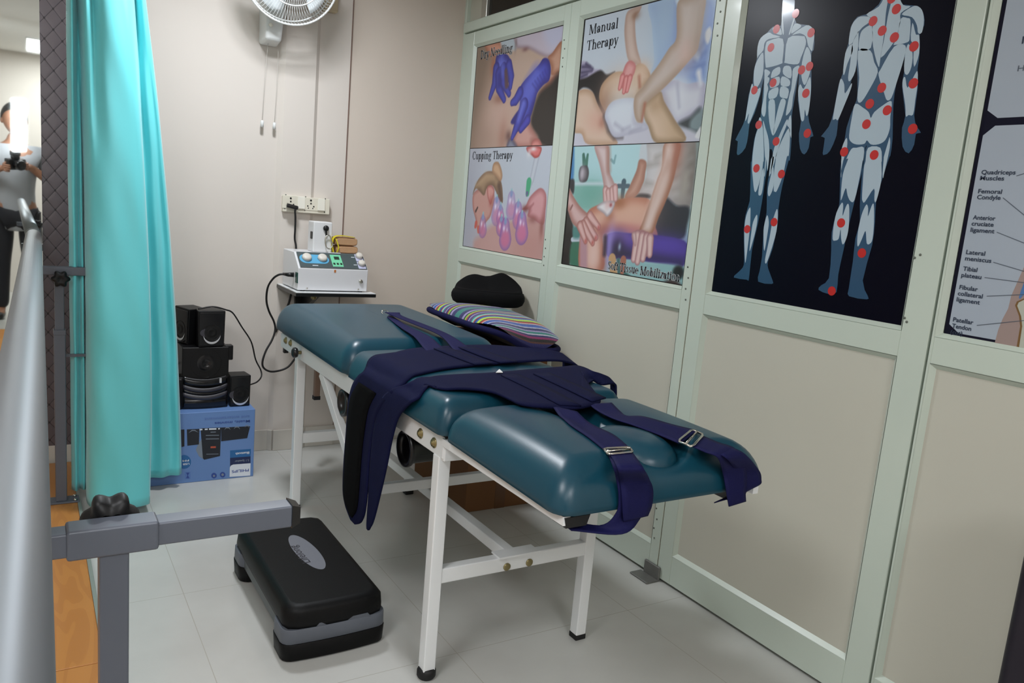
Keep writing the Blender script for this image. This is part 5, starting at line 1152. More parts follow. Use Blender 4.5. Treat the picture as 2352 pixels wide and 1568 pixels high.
c = MB(); roman(c, 'Dry Needling', (1104, 135.5), (1176.5, 121.5), 17.8, 1, 0.0010, 0.035); roman(c, 'Dry Needling', (1104, 135.5), (1176.5, 121.5), 17.8, 0, 0.0016); c.build('upper_caption', [M_ink, M_halo], pt, recalc=False)
c = MB(); roman(c, 'Cupping Therapy', (1085, 366), (1177, 365), 17.4, 0, 0.0012)
c.build('lower_caption', [M_ink, M_halo], pt, recalc=False)
# ---- poster with the leg treatment
pt = sheet('treatment_poster', 'poster with hands treating a bare knee and a purple couch below', 3.238, 2.366, 1.246, 2.42, (40, 36, 34))
zs = ax(1450, 331, XPR).z
U = (1310, 0, 4.679)
A = Print(3.2295, 2.3735, zs+0.002, 2.4115, 330, 270, (172, 180, 190))
A.blob((400, 500), U, 0.3, 0.2, (176, 186, 196), 0.6)
A.fill([(880, 0), (1560, -60), (1500, 700), (1430, 920), (1210, 900), (1000, 760), (870, 780), (900, 640), (880, 300)], U, (138, 158, 190), edge=(150, 170, 196), ew=0.04, grad=((106, 130, 182), (900, 300), (1500, 600)))
A.blob((1000, 300), U, 0.08, 0.2, (150, 172, 192), 0.7); A.limb([(1160, 20), (1140, 420)], U, (.012, .01), (110, 128, 176), soft=0.02, alpha=0.7)
for q in (((1230, 720), (1400, 620)), ((1250, 740), (1440, 690)), ((1390, 520), (1480, 380)), ((1340, 640), (1450, 560))): A.limb(list(q), U, (.008, .004), (84, 106, 160), soft=0.012, alpha=0.7)
A.fill([(1130, 0), (1220, -20), (1170, 80)], U, (176, 190, 204), soft=0.006)
A.fill([(1500, 290), (1455, 340), (1450, 430), (1480, 470), (1520, 360)], U, (186, 188, 192), soft=0.006); A.fill([(1350, 560), (1390, 600), (1370, 650), (1330, 620)], U, (150, 170, 200), soft=0.01)
A.fill([(980, 960), (1120, 860), (1250, 900), (1440, 890), (1420, 1160), (1300, 1260), (1120, 1330), (1020, 1150)], U, (186, 188, 198), edge=(160, 158, 178), ew=0.05)
A.blob((1180, 1000), U, 0.05, 0.1, (196, 200, 208), 0.7); A.limb([(1150, 900), (1170, 1150)], U, (.006, .004), (158, 160, 178), soft=0.012); A.limb([(1380, 780), (1400, 900)], U, (.014, .01), (192, 196, 206), soft=0.01)
A.fill([(1160, 1330), (1290, 1250), (1400, 1160), (1400, 1420), (1280, 1400)], U, (46, 50, 54), soft=0.012); A.fill([(1300, 1280), (1420, 1180), (1400, 1390), (1290, 1390)], U, (112, 128, 132), soft=0.012)
A.fill([(20, 1540), (40, 1420), (300, 1480), (800, 1380), (1180, 1370), (1400, 1470), (1400, 1580), (0, 1580)], U, (176, 176, 188), soft=0.01); A.fill([(1340, 1470), (1400, 1360), (1400, 1480)], U, (200, 202, 204), soft=0.004)
skA, skB = (188, 164, 146), (152, 122, 96)
A.fill([(620, 120), (760, 60), (740, 130), (700, 180), (700, 360), (720, 520), (760, 680), (700, 690), (620, 640), (585, 420), (585, 260)], U, (182, 162, 152), edge=(160, 134, 122), ew=0.03); A.blob((700, 165), U, 0.03, 0.02, (130, 96, 76), 0.8)
A.fill([(100, 680), (160, 660), (250, 740), (330, 750), (200, 840), (80, 900), (80, 760)], U, (150, 144, 166), soft=0.006)
for q in (((130, 720), (210, 720)), ((120, 780), (230, 760)), ((110, 830), (180, 800)), ((170, 690), (240, 740))): A.limb(list(q), U, (.009, .006), (70, 64, 90), soft=0.008)
A.fill([(80, 870), (180, 830), (320, 755), (390, 800), (480, 770), (400, 860), (330, 940), (320, 1060), (370, 1180), (360, 1260), (290, 1140), (230, 980), (140, 940), (70, 990)], U, (28, 26, 28), soft=0.006)
A.fill([(470, 780), (600, 760), (700, 700), (760, 680), (820, 720), (860, 830), (760, 960), (690, 1060), (560, 1060), (450, 1090), (390, 1190), (330, 1120), (310, 1020), (350, 890)], U, (186, 160, 138), edge=(158, 126, 98), ew=0.04)
A.blob((380, 1120), U, 0.06, 0.08, (112, 70, 46), 0.7); A.blob((540, 900), U, 0.12, 0.08, (196, 170, 148), 0.6); A.limb([(740, 820), (745, 930)], U, (.008, .006), (146, 82, 60), soft=0.01); A.blob((780, 740), U, 0.05, 0.04, (196, 168, 146), 0.7)
A.fill([(960, 980), (1010, 1090), (1120, 1280), (1240, 1510), (930, 1540), (840, 1370), (790, 1250), (800, 1120)], U, (176, 150, 122), edge=(140, 116, 88), ew=0.04, grad=((198, 174, 154), (1100, 1200), (830, 1350)))
A.blob((900, 1130), U, 0.06, 0.04, (150, 120, 88), 0.6)
A.fill([(80, 990), (160, 955), (240, 990), (290, 1110), (350, 1240), (380, 1340), (430, 1430), (500, 1550), (190, 1550), (120, 1440), (30, 1400), (60, 1100)], U, (190, 166, 148), edge=(164, 134, 110), ew=0.04)
A.blob((300, 1290), U, 0.09, 0.06, (186, 140, 124), 0.7); A.blob((345, 1310), U, 0.03, 0.03, (146, 92, 72), 0.7); A.limb([(370, 1250), (410, 1400), (470, 1480), (560, 1480)], U, (.012, .010, .008, .004), (44, 36, 40), soft=0.012, alpha=0.8)
A.fill([(520, 1070), (680, 1055), (700, 1160), (700, 1300), (790, 1310), (830, 1390), (620, 1450), (470, 1470), (400, 1340), (370, 1240), (420, 1120)], U, (184, 188, 198), edge=(160, 160, 176), ew=0.04); A.blob((560, 1150), U, 0.12, 0.08, (192, 200, 208), 0.7)
for q in (((560, 1400), (640, 1360)), ((640, 1420), (760, 1370)), ((480, 1330), (560, 1390))): A.limb(list(q), U, (.006, .004), (146, 146, 164), soft=0.012, alpha=0.8)
A.fill([(1150, 40), (1280, -40), (1450, -40), (1430, 200), (1390, 430), (1360, 550), (1280, 650), (1150, 800), (980, 970), (850, 1080), (790, 1150), (770, 1300), (720, 1310), (690, 1240), (680, 1120), (700, 1020), (780, 930), (860, 810), (950, 690), (1060, 520), (1140, 400)], U, (178, 164, 156), edge=(154, 132, 114), ew=0.05)
A.blob((1260, 560), U, 0.06, 0.06, (192, 160, 150), 0.6); A.limb([(1390, 60), (1350, 500)], U, (.03, .03), (150, 132, 118), soft=0.03, alpha=0.6); A.limb([(800, 1120), (770, 1300)], U, (.008, .006), (150, 84, 62), soft=0.008, alpha=0.8)
A.fill([(640, 650), (700, 690), (690, 780), (640, 880), (600, 990), (570, 1000), (560, 950), (520, 950), (550, 830), (590, 700)], U, (196, 142, 140), edge=(176, 106, 104), ew=0.03)
for q in (((560, 830), (530, 945)), ((600, 850), (575, 985)), ((640, 840), (610, 970))): A.limb(list(q), U, (.018, .012), (200, 136, 134), edge=(164, 84, 84))
A.build('upper_print', pt, M_print)
L_ = (1290, 320, 4.4806)
A = Print(3.2295, 2.3735, 1.2535, zs-0.002, 330, 300, (150, 186, 190))
A.blob((650, 250), L_, 0.3, 0.25, (162, 196, 202), 0.8); A.fill([(120, 470), (430, 470), (430, 700), (180, 720)], L_, (116, 164, 156), soft=0.02); A.blob((300, 560), L_, 0.12, 0.07, (92, 148, 136), 0.7)
A.fill([(130, 440), (640, 440), (640, 470), (130, 470)], L_, (176, 192, 198), soft=0.008, smooth_=False); A.fill([(100, 80), (130, 60), (120, 420), (70, 430)], L_, (50, 110, 160), soft=0.008)
A.limb([(225, 160), (235, 270)], L_, (.010, .016), (44, 96, 84)); A.limb([(268, 160), (250, 270)], L_, (.008, .014), (50, 104, 90)); A.fill([(220, 270), (265, 275), (280, 350), (255, 430), (190, 435), (175, 360), (190, 290)], L_, (104, 98, 104), edge=(52, 52, 58), ew=0.03); A.blob((210, 350), L_, 0.02, 0.04, (180, 172, 182), 0.8)
A.limb([(510, 210), (540, 240), (555, 170)], L_, (.007, .007, .006), (112, 150, 156)); A.limb([(640, 440), (625, 590)], L_, (.016, .012), (50, 78, 92)); A.limb([(580, 480), (690, 480)], L_, (.010, .010), (58, 82, 96))
A.fill([(80, 420), (130, 420), (120, 560), (70, 480)], L_, (32, 34, 40), soft=0.006); A.fill([(30, 700), (110, 850), (120, 1000), (80, 1300), (0, 1300)], L_, (26, 25, 26), soft=0.008)
A.fill([(110, 1040), (260, 1020), (250, 1330), (90, 1300)], L_, (52, 104, 84), soft=0.01); A.limb([(110, 1030), (270, 1020)], L_, (.012, .012), (176, 186, 196)); A.fill([(120, 900), (200, 900), (190, 1010), (120, 1010)], L_, (70, 120, 116), soft=0.01)
A.fill([(880, 40), (1240, 20), (1380, 40), (1320, 700), (1180, 680), (1060, 610), (820, 580), (790, 540), (860, 420), (880, 250)], L_, (178, 176, 176), edge=(150, 146, 148), ew=0.05)
A.blob((930, 350), L_, 0.07, 0.14, (190, 188, 190), 0.7); A.blob((1330, 300), L_, 0.06, 0.22, (104, 96, 88), 0.8)
for q in (((1140, 520), (1300, 470)), ((1150, 400), (1330, 320)), ((880, 270), (1000, 245)), ((1200, 270), (1340, 190)), ((970, 190), (1030, 160)), ((1180, 620), (1300, 600)), ((870, 450), (940, 460))): A.limb(list(q), L_, (.010, .006), (142, 136, 132), soft=0.016, alpha=0.8)
A.fill([(1250, 380), (1300, 360), (1280, 540), (1230, 560)], L_, (150, 144, 136), soft=0.02)
A.fill([(1060, 600), (1180, 680), (1310, 700), (1290, 880), (1230, 1030), (960, 1030), (980, 820)], L_, (30, 32, 42), soft=0.008); A.fill([(800, 560), (910, 570), (900, 610), (740, 600)], L_, (34, 34, 40), soft=0.006)
A.fill([(820, 40), (870, 40), (880, 220), (840, 230), (800, 210)], L_, (178, 186, 192), soft=0.006); A.fill([(800, 210), (870, 230), (860, 350), (840, 450), (760, 590), (650, 600), (700, 480), (770, 320)], L_, (176, 138, 122), edge=(146, 100, 84), ew=0.04)
A.fill([(560, 630), (680, 600), (880, 605), (920, 680), (960, 880), (980, 1000), (800, 1000), (600, 950), (470, 960), (420, 1010), (430, 1330), (190, 1340), (190, 1000), (260, 760), (360, 680)], L_, (192, 148, 130), edge=(160, 96, 74), ew=0.06)
A.blob((720, 760), L_, 0.16, 0.08, (200, 160, 140), 0.7); A.blob((590, 650), L_, 0.05, 0.03, (142, 88, 56), 0.8); A.blob((430, 1200), L_, 0.04, 0.15, (140, 74, 52), 0.8); A.blob((330, 1180), L_, 0.06, 0.14, (206, 176, 168), 0.8); A.blob((500, 790), L_, 0.03, 0.03, (150, 92, 64), 0.6)
A.limb([(225, 1020), (225, 1320)], L_, (.03, .03), (168, 130, 138), soft=0.012); A.blob((410, 940), L_, 0.06, 0.03, (150, 86, 66), 0.7); A.blob((700, 930), L_, 0.12, 0.03, (182, 110, 104), 0.6)
A.fill([(340, 60), (480, 60), (490, 310), (530, 420), (570, 520), (560, 600), (520, 680), (470, 690), (430, 600), (430, 460), (390, 260)], L_, (190, 172, 172), edge=(160, 128, 124), ew=0.04)
A.limb([(480, 80), (485, 320)], L_, (.012, .012), (150, 108, 96), soft=0.016, alpha=0.8)
for q in (((450, 520), (450, 640)), ((480, 540), (490, 660)), ((520, 520), (520, 650)), ((550, 500), (555, 610))): A.limb(list(q), L_, (.020, .016), (200, 166, 164), edge=(150, 104, 100))
A.fill([(430, 640), (545, 640), (520, 740), (470, 795), (430, 760), (360, 700)], L_, (206, 204, 206), edge=(150, 140, 146), ew=0.02, soft=0.005); A.blob((505, 675), L_, 0.012, 0.010, (130, 40, 44), 0.9); A.blob((470, 660), L_, 0.02, 0.03, (196, 160, 158), 0.7)
A.fill([(60, 480), (130, 600), (200, 700), (300, 790), (390, 880), (380, 930), (330, 900), (360, 1010), (320, 1060), (270, 1000), (240, 1050), (190, 940), (110, 860), (60, 720), (40, 680)], L_, (190, 158, 156), edge=(150, 104, 96), ew=0.04)
for q in (((290, 790), (380, 900)), ((250, 850), (355, 1010)), ((220, 880), (320, 1065)), ((190, 890), (245, 1045))): A.limb(list(q), L_, (.026, .016), (198, 160, 156), edge=(142, 88, 82))
for q in ((381, 908), (352, 1012), (318, 1062), (246, 1046)): A.blob(q, L_, 0.010, 0.012, (166, 74, 66), 0.8)
A.limb([(90, 720), (110, 680)], L_, (.006, .006), (130, 88, 84))
A.fill([(460, 1000), (520, 960), (640, 960), (1260, 1040), (1250, 1310), (1100, 1290), (640, 1230), (500, 1220), (450, 1140)], L_, (70, 48, 128), edge=(58, 40, 110), ew=0.03, grad=((28, 24, 50), (800, 1080), (780, 1230)))
A.blob((580, 990), L_, 0.1, 0.035, (132, 106, 186), 0.8); A.blob((1080, 1080), L_, 0.16, 0.05, (78, 60, 160), 0.7); A.blob((495, 1110), L_, 0.028, 0.09, (160, 148, 214), 0.85); A.blob((580, 1110), L_, 0.05, 0.06, (34, 24, 52), 0.8); A.blob((596, 1105), L_, 0.010, 0.018, (150, 170, 190), 0.9); A.limb([(450, 1010), (440, 1180)], L_, (.012, .012), (60, 44, 60), soft=0.01)
A.fill([(640, 1250), (900, 1270), (1250, 1315), (1230, 1540), (640, 1420)], L_, (130, 168, 170), soft=0.008); A.limb([(520, 1230), (540, 1400)], L_, (.026, .026), (176, 140, 100)); A.limb([(635, 1240), (620, 1420)], L_, (.02, .02), (150, 94, 76)); A.limb([(585, 1240), (590, 1400)], L_, (.01, .01), (60, 96, 96)); A.fill([(650, 1360), (720, 1420), (700, 1430), (640, 1420)], L_, (50, 96, 92), soft=0.006)
A.blob((1200, 1370), L_, 0.035, 0.03, (20, 22, 24), 1.0, 3.0); A.blob((1140, 1480), L_, 0.05, 0.014, (52, 34, 32), 0.95, 2.0)
A.fill([(1060, 40), (1220, 40), (1190, 240), (1150, 420), (1080, 620), (1000, 800), (920, 980), (800, 960), (840, 830), (920, 600), (980, 420), (1030, 280)], L_, (192, 168, 158), edge=(146, 98, 76), ew=0.045)
A.blob((1190, 120), L_, 0.04, 0.1, (150, 92, 74), 0.8); A.blob((1080, 260), L_, 0.03, 0.03, (156, 116, 100), 0.7); A.limb([(1110, 60), (1060, 260), (960, 560), (880, 880)], L_, (.02, .02, .02, .02), (208, 190, 184), soft=0.025, alpha=0.7)
A.fill([(740, 950), (830, 930), (920, 990), (940, 1080), (900, 1180), (840, 1230), (780, 1260), (730, 1240), (740, 1100), (720, 1000)], L_, (190, 160, 158), edge=(150, 108, 110), ew=0.04)
for q in (((780, 990), (740, 1230)), ((830, 1000), (780, 1255)), ((875, 1010), (835, 1225)), ((910, 1020), (905, 1180))): A.limb(list(q), L_, (.024, .018), (202, 174, 170), edge=(146, 100, 104))
A.fill([(725, 970), (765, 960), (770, 1080), (745, 1090)], L_, (206, 184, 182), edge=(160, 124, 124), ew=0.02)
A.build('lower_print', pt, M_print)
c = MB(); roman(c, 'Manual', (1352.7, 80.1), (1419, 66.8), 22, 0, 0.0012); roman(c, 'Therapy', (1347.4, 116.5), (1419, 103.5), 22, 0, 0.0012); c.build('upper_caption', [M_ink, M_halo], pt, recalc=False)
c = MB(); roman(c, 'Soft Tissue Mobilization', (1396, 617), (1560.5, 646), 17.6, 1, 0.0010, 0.045); roman(c, 'Soft Tissue Mobilization', (1396, 617), (1560.5, 646), 17.6, 0, 0.0016)
c.build('lower_caption', [M_ink, M_halo], pt, recalc=False)
# ---- dark chart with two muscle figures
pt = sheet('body_chart', 'dark navy poster of two muscle figures covered with red spots', 2.204, 1.406, 1.246, 2.425, (4, 4, 20))
def qA(X, Y): return (1600+X/3.92, Y/3.92)
def qB(X, Y): return (1600+X/3.7333, 360+Y/3.7333)
def fig(mb, pts, mi, e, n=3):
    """printed patch; points (x, y) read in the upper close-up, (x, y, 1) in the lower one"""
    P = [ax(*(qB(p[0], p[1]) if len(p) == 3 else qA(p[0], p[1])), XPR) for p in pts]
    P = catmull(P, n, True) if n > 1 else P
    mb.add([Vector((XPR-e, min(2.2035, max(1.4065, p.y)), min(2.424, p.z))) for p in P], [list(range(len(P)))], mi)
f = MB(); B = lambda *a: [(x, y, 1) for x, y in a]
fig(f, [(790, -60), (880, -60), (880, 100), (900, 210), (1000, 225), (1060, 300), (1055, 450), (1035, 480), (1035, 700), (1030, 850), (1005, 1040), (1030, 1150), (1052, 1225), (1025, 1235), (1010, 1330), (970, 1390), (932, 1340), (922, 1200), (940, 1090), (912, 900), (925, 640), (905, 750), (872, 950), (858, 1050), (855, 1250), (840, 1450)]+B((790, 30), (735, 250), (703, 440), (697, 560), (655, 780), (612, 900), (615, 960), (652, 1060), (645, 1090), (528, 1070), (540, 980), (562, 850), (575, 620), (600, 480), (603, 330), (612, 200))+[(690, 1400), (660, 1340), (640, 1500)]+B((588, 200), (562, 380), (525, 580), (475, 800), (450, 1040), (430, 1053), (320, 1035), (345, 1000), (395, 950), (408, 880), (405, 640), (420, 500), (455, 380), (462, 230), (466, 50))+[(495, 1450), (520, 1250), (575, 1060), (595, 850), (605, 700), (575, 850), (522, 1020), (477, 1120), (465, 1220), (440, 1330), (385, 1392), (362, 1380), (372, 1272), (350, 1258), (400, 1160), (440, 1060), (470, 850), (505, 750), (515, 640), (545, 520), (560, 370), (640, 290), (690, 240), (760, 230), (770, 100)], 0, 0.0002, 2)
fig(f, [(1690, -40), (1815, -40), (1850, 40), (1990, 52), (2045, 130), (2050, 230), (2010, 310), (2007, 500), (1990, 620), (1992, 800), (1960, 1040), (1985, 1140), (2020, 1195), (1975, 1205), (1960, 1300), (1910, 1380), (1855, 1320), (1850, 1150), (1880, 1040), (1850, 780), (1870, 640), (1872, 500), (1800, 750), (1772, 950), (1765, 1250), (1745, 1400)]+B((1655, 0), (1590, 200), (1540, 380), (1530, 560), (1505, 760), (1425, 1060), (1467, 1190), (1460, 1222), (1308, 1195), (1305, 1130), (1340, 900), (1362, 700), (1400, 560), (1400, 420), (1425, 60))+[(1530, 1320), (1520, 1330), (1500, 1500)]+B((1400, 200), (1350, 400), (1312, 560), (1260, 800), (1215, 1010), (1200, 1160), (1130, 1175), (1045, 1140), (1070, 1100), (1135, 1040), (1155, 800), (1158, 650), (1195, 500), (1225, 400), (1232, 100))+[(1308, 1450), (1350, 1150), (1420, 950), (1448, 850), (1440, 560), (1390, 740), (1322, 950), (1275, 1090), (1260, 1220), (1200, 1360), (1155, 1392), (1135, 1380), (1155, 1242), (1120, 1228), (1190, 1140), (1235, 1000), (1280, 760), (1320, 650), (1340, 480), (1367, 390), (1390, 240), (1450, 150), (1530, 128), (1640, 40)], 0, 0.0002, 2)
LIGHT = [[(772, 100), (782, 200), (787, 300), (778, 310), (766, 250), (768, 150)], [(880, 150), (888, 160), (845, 300), (832, 300)], [(690, 250), (745, 240), (770, 310), (720, 305), (692, 285)], [(885, 213), (945, 232), (900, 275), (850, 300)],
 [(650, 293), (690, 312), (755, 332), (650, 352), (612, 390), (602, 450), (560, 500), (546, 522), (550, 420), (580, 340)], [(985, 230), (1040, 248), (1062, 300), (1050, 400), (1038, 460), (1005, 410), (985, 330), (930, 300), (862, 312)],
 [(650, 368), (778, 350), (775, 540), (760, 575), (640, 608), (622, 590), (615, 480), (625, 400)], [(825, 343), (955, 325), (978, 340), (984, 400), (940, 520), (910, 578), (800, 567), (795, 540)],
 [(600, 475), (604, 600), (590, 700), (550, 782), (522, 780), (515, 700), (525, 600), (560, 520)], [(990, 425), (1025, 470), (1031, 560), (1020, 660), (975, 767), (945, 690), (950, 560)],
 [(498, 755), (520, 800), (555, 800), (575, 790), (570, 850), (520, 1000), (475, 1108), (460, 1095), (472, 1020), (447, 1080), (440, 1070), (467, 900)], [(935, 757), (965, 800), (1018, 695), (1030, 740), (1028, 850), (1010, 1000), (990, 1045), (975, 985), (968, 1078), (942, 1080), (925, 950), (915, 820)],
 [(690, 630), (750, 602), (748, 665), (680, 702), (670, 685)], [(790, 597), (850, 605), (850, 705), (780, 665)], [(745, 690), (740, 765), (665, 792), (672, 720)], [(770, 688), (838, 720), (832, 775), (760, 768)], [(735, 785), (722, 870), (655, 893), (655, 820)], [(760, 780), (828, 800), (820, 880), (795, 885), (750, 865)],
 [(650, 915), (703, 905), (706, 1065), (688, 1222), (655, 1100)], [(760, 898), (800, 900), (798, 950), (760, 1080), (692, 1222), (715, 1060)],
 [(615, 625), (655, 640), (662, 660), (640, 690), (657, 702), (650, 740), (638, 760), (646, 800), (630, 870), (625, 1000), (610, 1050), (590, 1030), (585, 980), (605, 870), (612, 690)], [(870, 620), (920, 590), (925, 620), (905, 700), (885, 800), (868, 880), (855, 980), (810, 1040), (808, 1000), (838, 850), (852, 800), (862, 700)],
 [(570, 1055), (586, 1085), (565, 1122), (556, 1100)], [(545, 1180), (590, 1110), (605, 1300), (605, 1450)]+B((572, 40), (560, 130), (520, 280), (495, 290), (480, 150))+[(500, 1520), (505, 1400), (522, 1270)],
 [(600, 1085), (620, 1150), (650, 1260), (655, 1400), (638, 1540)]+B((600, 20), (588, 150), (580, 160), (590, 20))+[(615, 1400), (605, 1200)], B((573, 95), (578, 190), (560, 310), (540, 332), (530, 310), (545, 200)),
 [(835, 1150), (840, 1270), (830, 1400)]+B((775, 0), (740, 160), (690, 290), (670, 297), (662, 280), (665, 130), (680, 20))+[(715, 1400), (770, 1260)], [(815, 1075), (818, 1110), (760, 1260), (690, 1500), (665, 1568), (680, 1450), (700, 1330), (780, 1140)],
 B((662, 0), (655, 60), (628, 160), (622, 150), (640, 20)), B((660, 90), (660, 250), (628, 335), (612, 320), (615, 260), (640, 150)), [(850, 1035), (855, 1220), (847, 1230), (832, 1150), (815, 1120)],
 B((460, 432), (462, 520), (455, 640), (425, 880), (415, 880), (410, 640), (425, 510)), B((518, 495), (520, 560), (500, 660), (460, 800), (455, 780), (470, 650), (485, 560)), B((605, 500), (620, 560), (610, 650), (582, 808), (575, 700), (578, 600)), B((688, 448), (697, 500), (685, 640), (640, 800), (600, 910), (588, 880), (625, 700), (650, 560)),
 [(1700, -40), (1730, -40), (1725, 0), (1705, 120), (1690, 300), (1655, 530), (1638, 600), (1590, 420), (1585, 250), (1602, 180), (1530, 130), (1640, 60)], [(1755, -40), (1815, -40), (1860, 45), (1928, 58), (1840, 118), (1835, 200), (1800, 330), (1770, 390), (1660, 520), (1690, 350), (1722, 150), (1752, 20)],
 [(1480, 148), (1560, 155), (1555, 200), (1490, 250), (1430, 330), (1400, 392), (1370, 395), (1390, 250), (1430, 180)], [(1925, 70), (1980, 53), (2030, 90), (2048, 180), (2030, 290), (1995, 297), (1985, 230), (1940, 155), (1848, 130)],
 [(1500, 265), (1580, 235), (1570, 430), (1465, 447), (1470, 330)], [(1840, 168), (1900, 163), (1927, 185), (1920, 330), (1900, 380), (1785, 405), (1780, 390), (1810, 320)],
 [(1460, 288), (1450, 480), (1430, 640), (1382, 730), (1365, 700), (1385, 560), (1402, 400), (1440, 320)], [(1375, 410), (1400, 400), (1406, 460), (1360, 570), (1330, 672), (1320, 640), (1340, 480)], [(1908, 395), (1945, 480), (1935, 600), (1900, 672), (1870, 640), (1880, 480)], [(1945, 205), (1975, 310), (2005, 320), (2005, 480), (1960, 602), (1955, 470), (1985, 420), (1930, 365)],
 [(1455, 460), (1565, 455), (1600, 560), (1632, 650), (1560, 800), (1490, 912), (1455, 917), (1450, 850), (1465, 700)], [(1880, 410), (1870, 520), (1800, 750), (1755, 880), (1715, 902), (1690, 840), (1640, 680), (1660, 620), (1780, 420)],
 [(1300, 708), (1330, 760), (1337, 842), (1395, 750), (1390, 800), (1330, 950), (1275, 1077), (1255, 1070), (1235, 1077), (1230, 1050), (1275, 800)], [(1990, 642), (1990, 760), (1970, 900), (1950, 1030), (1910, 1035), (1885, 1047), (1880, 950), (1855, 780), (1860, 710), (1880, 697), (1900, 790), (1960, 680)],
 [(1430, 935), (1500, 970), (1550, 1010), (1570, 1062), (1600, 1010), (1690, 940), (1757, 913), (1745, 1050), (1740, 1160), (1700, 1260), (1640, 1298), (1570, 1300), (1535, 1263), (1510, 1295), (1440, 1300), (1390, 1275), (1374, 1220), (1400, 1050)],
 [(1395, 1340), (1440, 1330), (1507, 1328), (1500, 1450)]+B((1425, 30), (1400, 170), (1355, 370), (1320, 380), (1295, 330), (1280, 268), (1245, 362), (1237, 350), (1255, 150), (1300, 20))+[(1350, 1430)], [(1545, 1330), (1655, 1330), (1668, 1450)]+B((1585, 50), (1585, 200), (1542, 377), (1525, 370), (1522, 272), (1445, 385), (1425, 380), (1420, 330), (1435, 100))+[(1522, 1450)],
 [(1352, 1240), (1355, 1330), (1320, 1450), (1300, 1568)]+B((1242, 170), (1240, 20))+[(1305, 1450), (1310, 1330)], [(1740, 1235), (1740, 1330), (1690, 1560)]+B((1600, 182), (1595, 150), (1605, 20))+[(1690, 1400), (1725, 1280)],
 B((1245, 395), (1258, 420), (1252, 507), (1280, 430), (1300, 402), (1310, 450), (1305, 600), (1285, 700), (1255, 752), (1240, 700), (1235, 620), (1220, 700), (1190, 718), (1168, 705), (1175, 600), (1200, 480)), B((1455, 410), (1472, 440), (1470, 512), (1500, 425), (1520, 408), (1522, 560), (1510, 700), (1490, 742), (1460, 742), (1450, 635), (1420, 700), (1388, 767), (1378, 740), (1385, 640), (1415, 500))]
for q in LIGHT: fig(f, q, 1, 0.0005, 3)
for q in [(720, 262), (893, 122), (1032, 295), (670, 428), (947, 630), (1018, 597), (690, 745), (522, 812), (985, 840), (560, 1123), (998, 1200), (717, 1273), (540, 1515), (1800, 82), (1590, 190), (1672, 277), (1782, 337), (1958, 418), (1668, 790), (1560, 935), (1953, 750), (1717, 993), (1530, 1118), (1947, 1160), (1330, 1367), (1600, 1395), (1758, -14)]+B((728, 148), (435, 620), (665, 560), (1240, 567), (1418, 825), (1160, 1150)):
    p = ax(*(qB(q[0], q[1]) if len(q) == 3 else qA(q[0], q[1])), XPR)
    f.add([Vector((XPR-0.0008, p.y+0.0152*math.cos(k*PI/16), min(2.424, p.z+0.0152*math.sin(k*PI/16)))) for k in range(32)], [list(range(32))], 2)
f.build('print', [mat('chart_blue', (34, 74, 106), 0.35, coat=0.3), mat('chart_pale', (176, 194, 206), 0.35, coat=0.3), mat('chart_red', (196, 30, 26), 0.35, coat=0.3)], pt, recalc=False)
# ---- knee chart at the right edge
pt = sheet('knee_chart', 'pale knee anatomy chart with a dark border and labels at the right edge', 1.274, 0.36, 1.246, 2.425, (24, 24, 40))
k4 = MB()
def kpoly(pts, mi, e): k4.add([Vector((XPR-e, max(0.365, p.y), min(2.42, p.z))) for p in (ax(px, py, XPR) for px, py in pts)], [list(range(len(pts)))], mi)
def rpanel(yl, yr, z0, z1, r, mi, e):
    k4.add([Vector((XPR-e, y, z)) for y, z in rrect((yl+yr)/2, (z0+z1)/2, (yl-yr)/2, (z1-z0)/2, r, 64)], [list(range(64))], mi)
za, zb_ = ax(2300, 270.5, XPR).z, ax(2300, 288, XPR).z
rpanel(1.263, 0.40, za, 2.415, 0.022, 0, 0.0003); rpanel(1.263, 0.40, 1.256, zb_, 0.022, 0, 0.0003)
R7 = lambda X, Y: (2200+X/6.033, 600+Y/6.033)
kpoly([R7(1400, -300), R7(1000, -60), R7(917, 80), R7(820, 300), R7(740, 480), R7(700, 650), R7(620, 800), R7(560, 950), R7(510, 1140), R7(917, 1212), R7(1600, 1330)], 2, 0.0005)
kpoly([R7(1500, 300), R7(1000, 470), R7(917, 515), R7(820, 555), R7(795, 610), R7(850, 760), R7(865, 900), R7(815, 1195), R7(1000, 1235), R7(1500, 1320)], 4, 0.0007)
kpoly([R7(1500, 340), R7(1000, 490), R7(925, 530), R7(845, 570), R7(825, 615), R7(880, 760), R7(895, 900), R7(850, 1200), R7(1000, 1235), R7(1500, 1320)], 3, 0.0009)
kpoly([R7(1300, 100), R7(980, 200), R7(917, 300), R7(880, 400), R7(848, 500), R7(862, 522), R7(917, 460), R7(1300, 340)], 5, 0.0011)
def kline(a, b):
    p, q = ax(*a, XPR), ax(*b, XPR); k4.bar((XPR-0.0012, p.y, p.z), (XPR-0.0012, q.y, q.z), 0.0018, 0.0004, up=(1, 0, 0), mi=6)
for a, b in (((2335, 404), (2380, 390)), ((2304, 454), (2380, 516)), ((2290, 533), (2380, 569)), ((2282, 602), (2380, 631)), ((2262, 637), (2380, 652.5)), ((2267, 680), (2380, 675)), ((2244, 747), (2380, 733))): kline(a, b)
def ktext(t, pl, pr, mi=1, e=0.0013, cap=10.2, bold=0.022):
    a, b = ax(*pl, XPR), ax(*pr, XPR); h = ax(pl[0], pl[1]-cap, XPR).z-a.z
    put_text(k4, t, Vector((XPR-e, a.y, a.z)), (0, -1, 0), (0, 0, 1), width=a.y-b.y, height=h, bold=bold, mi=mi)
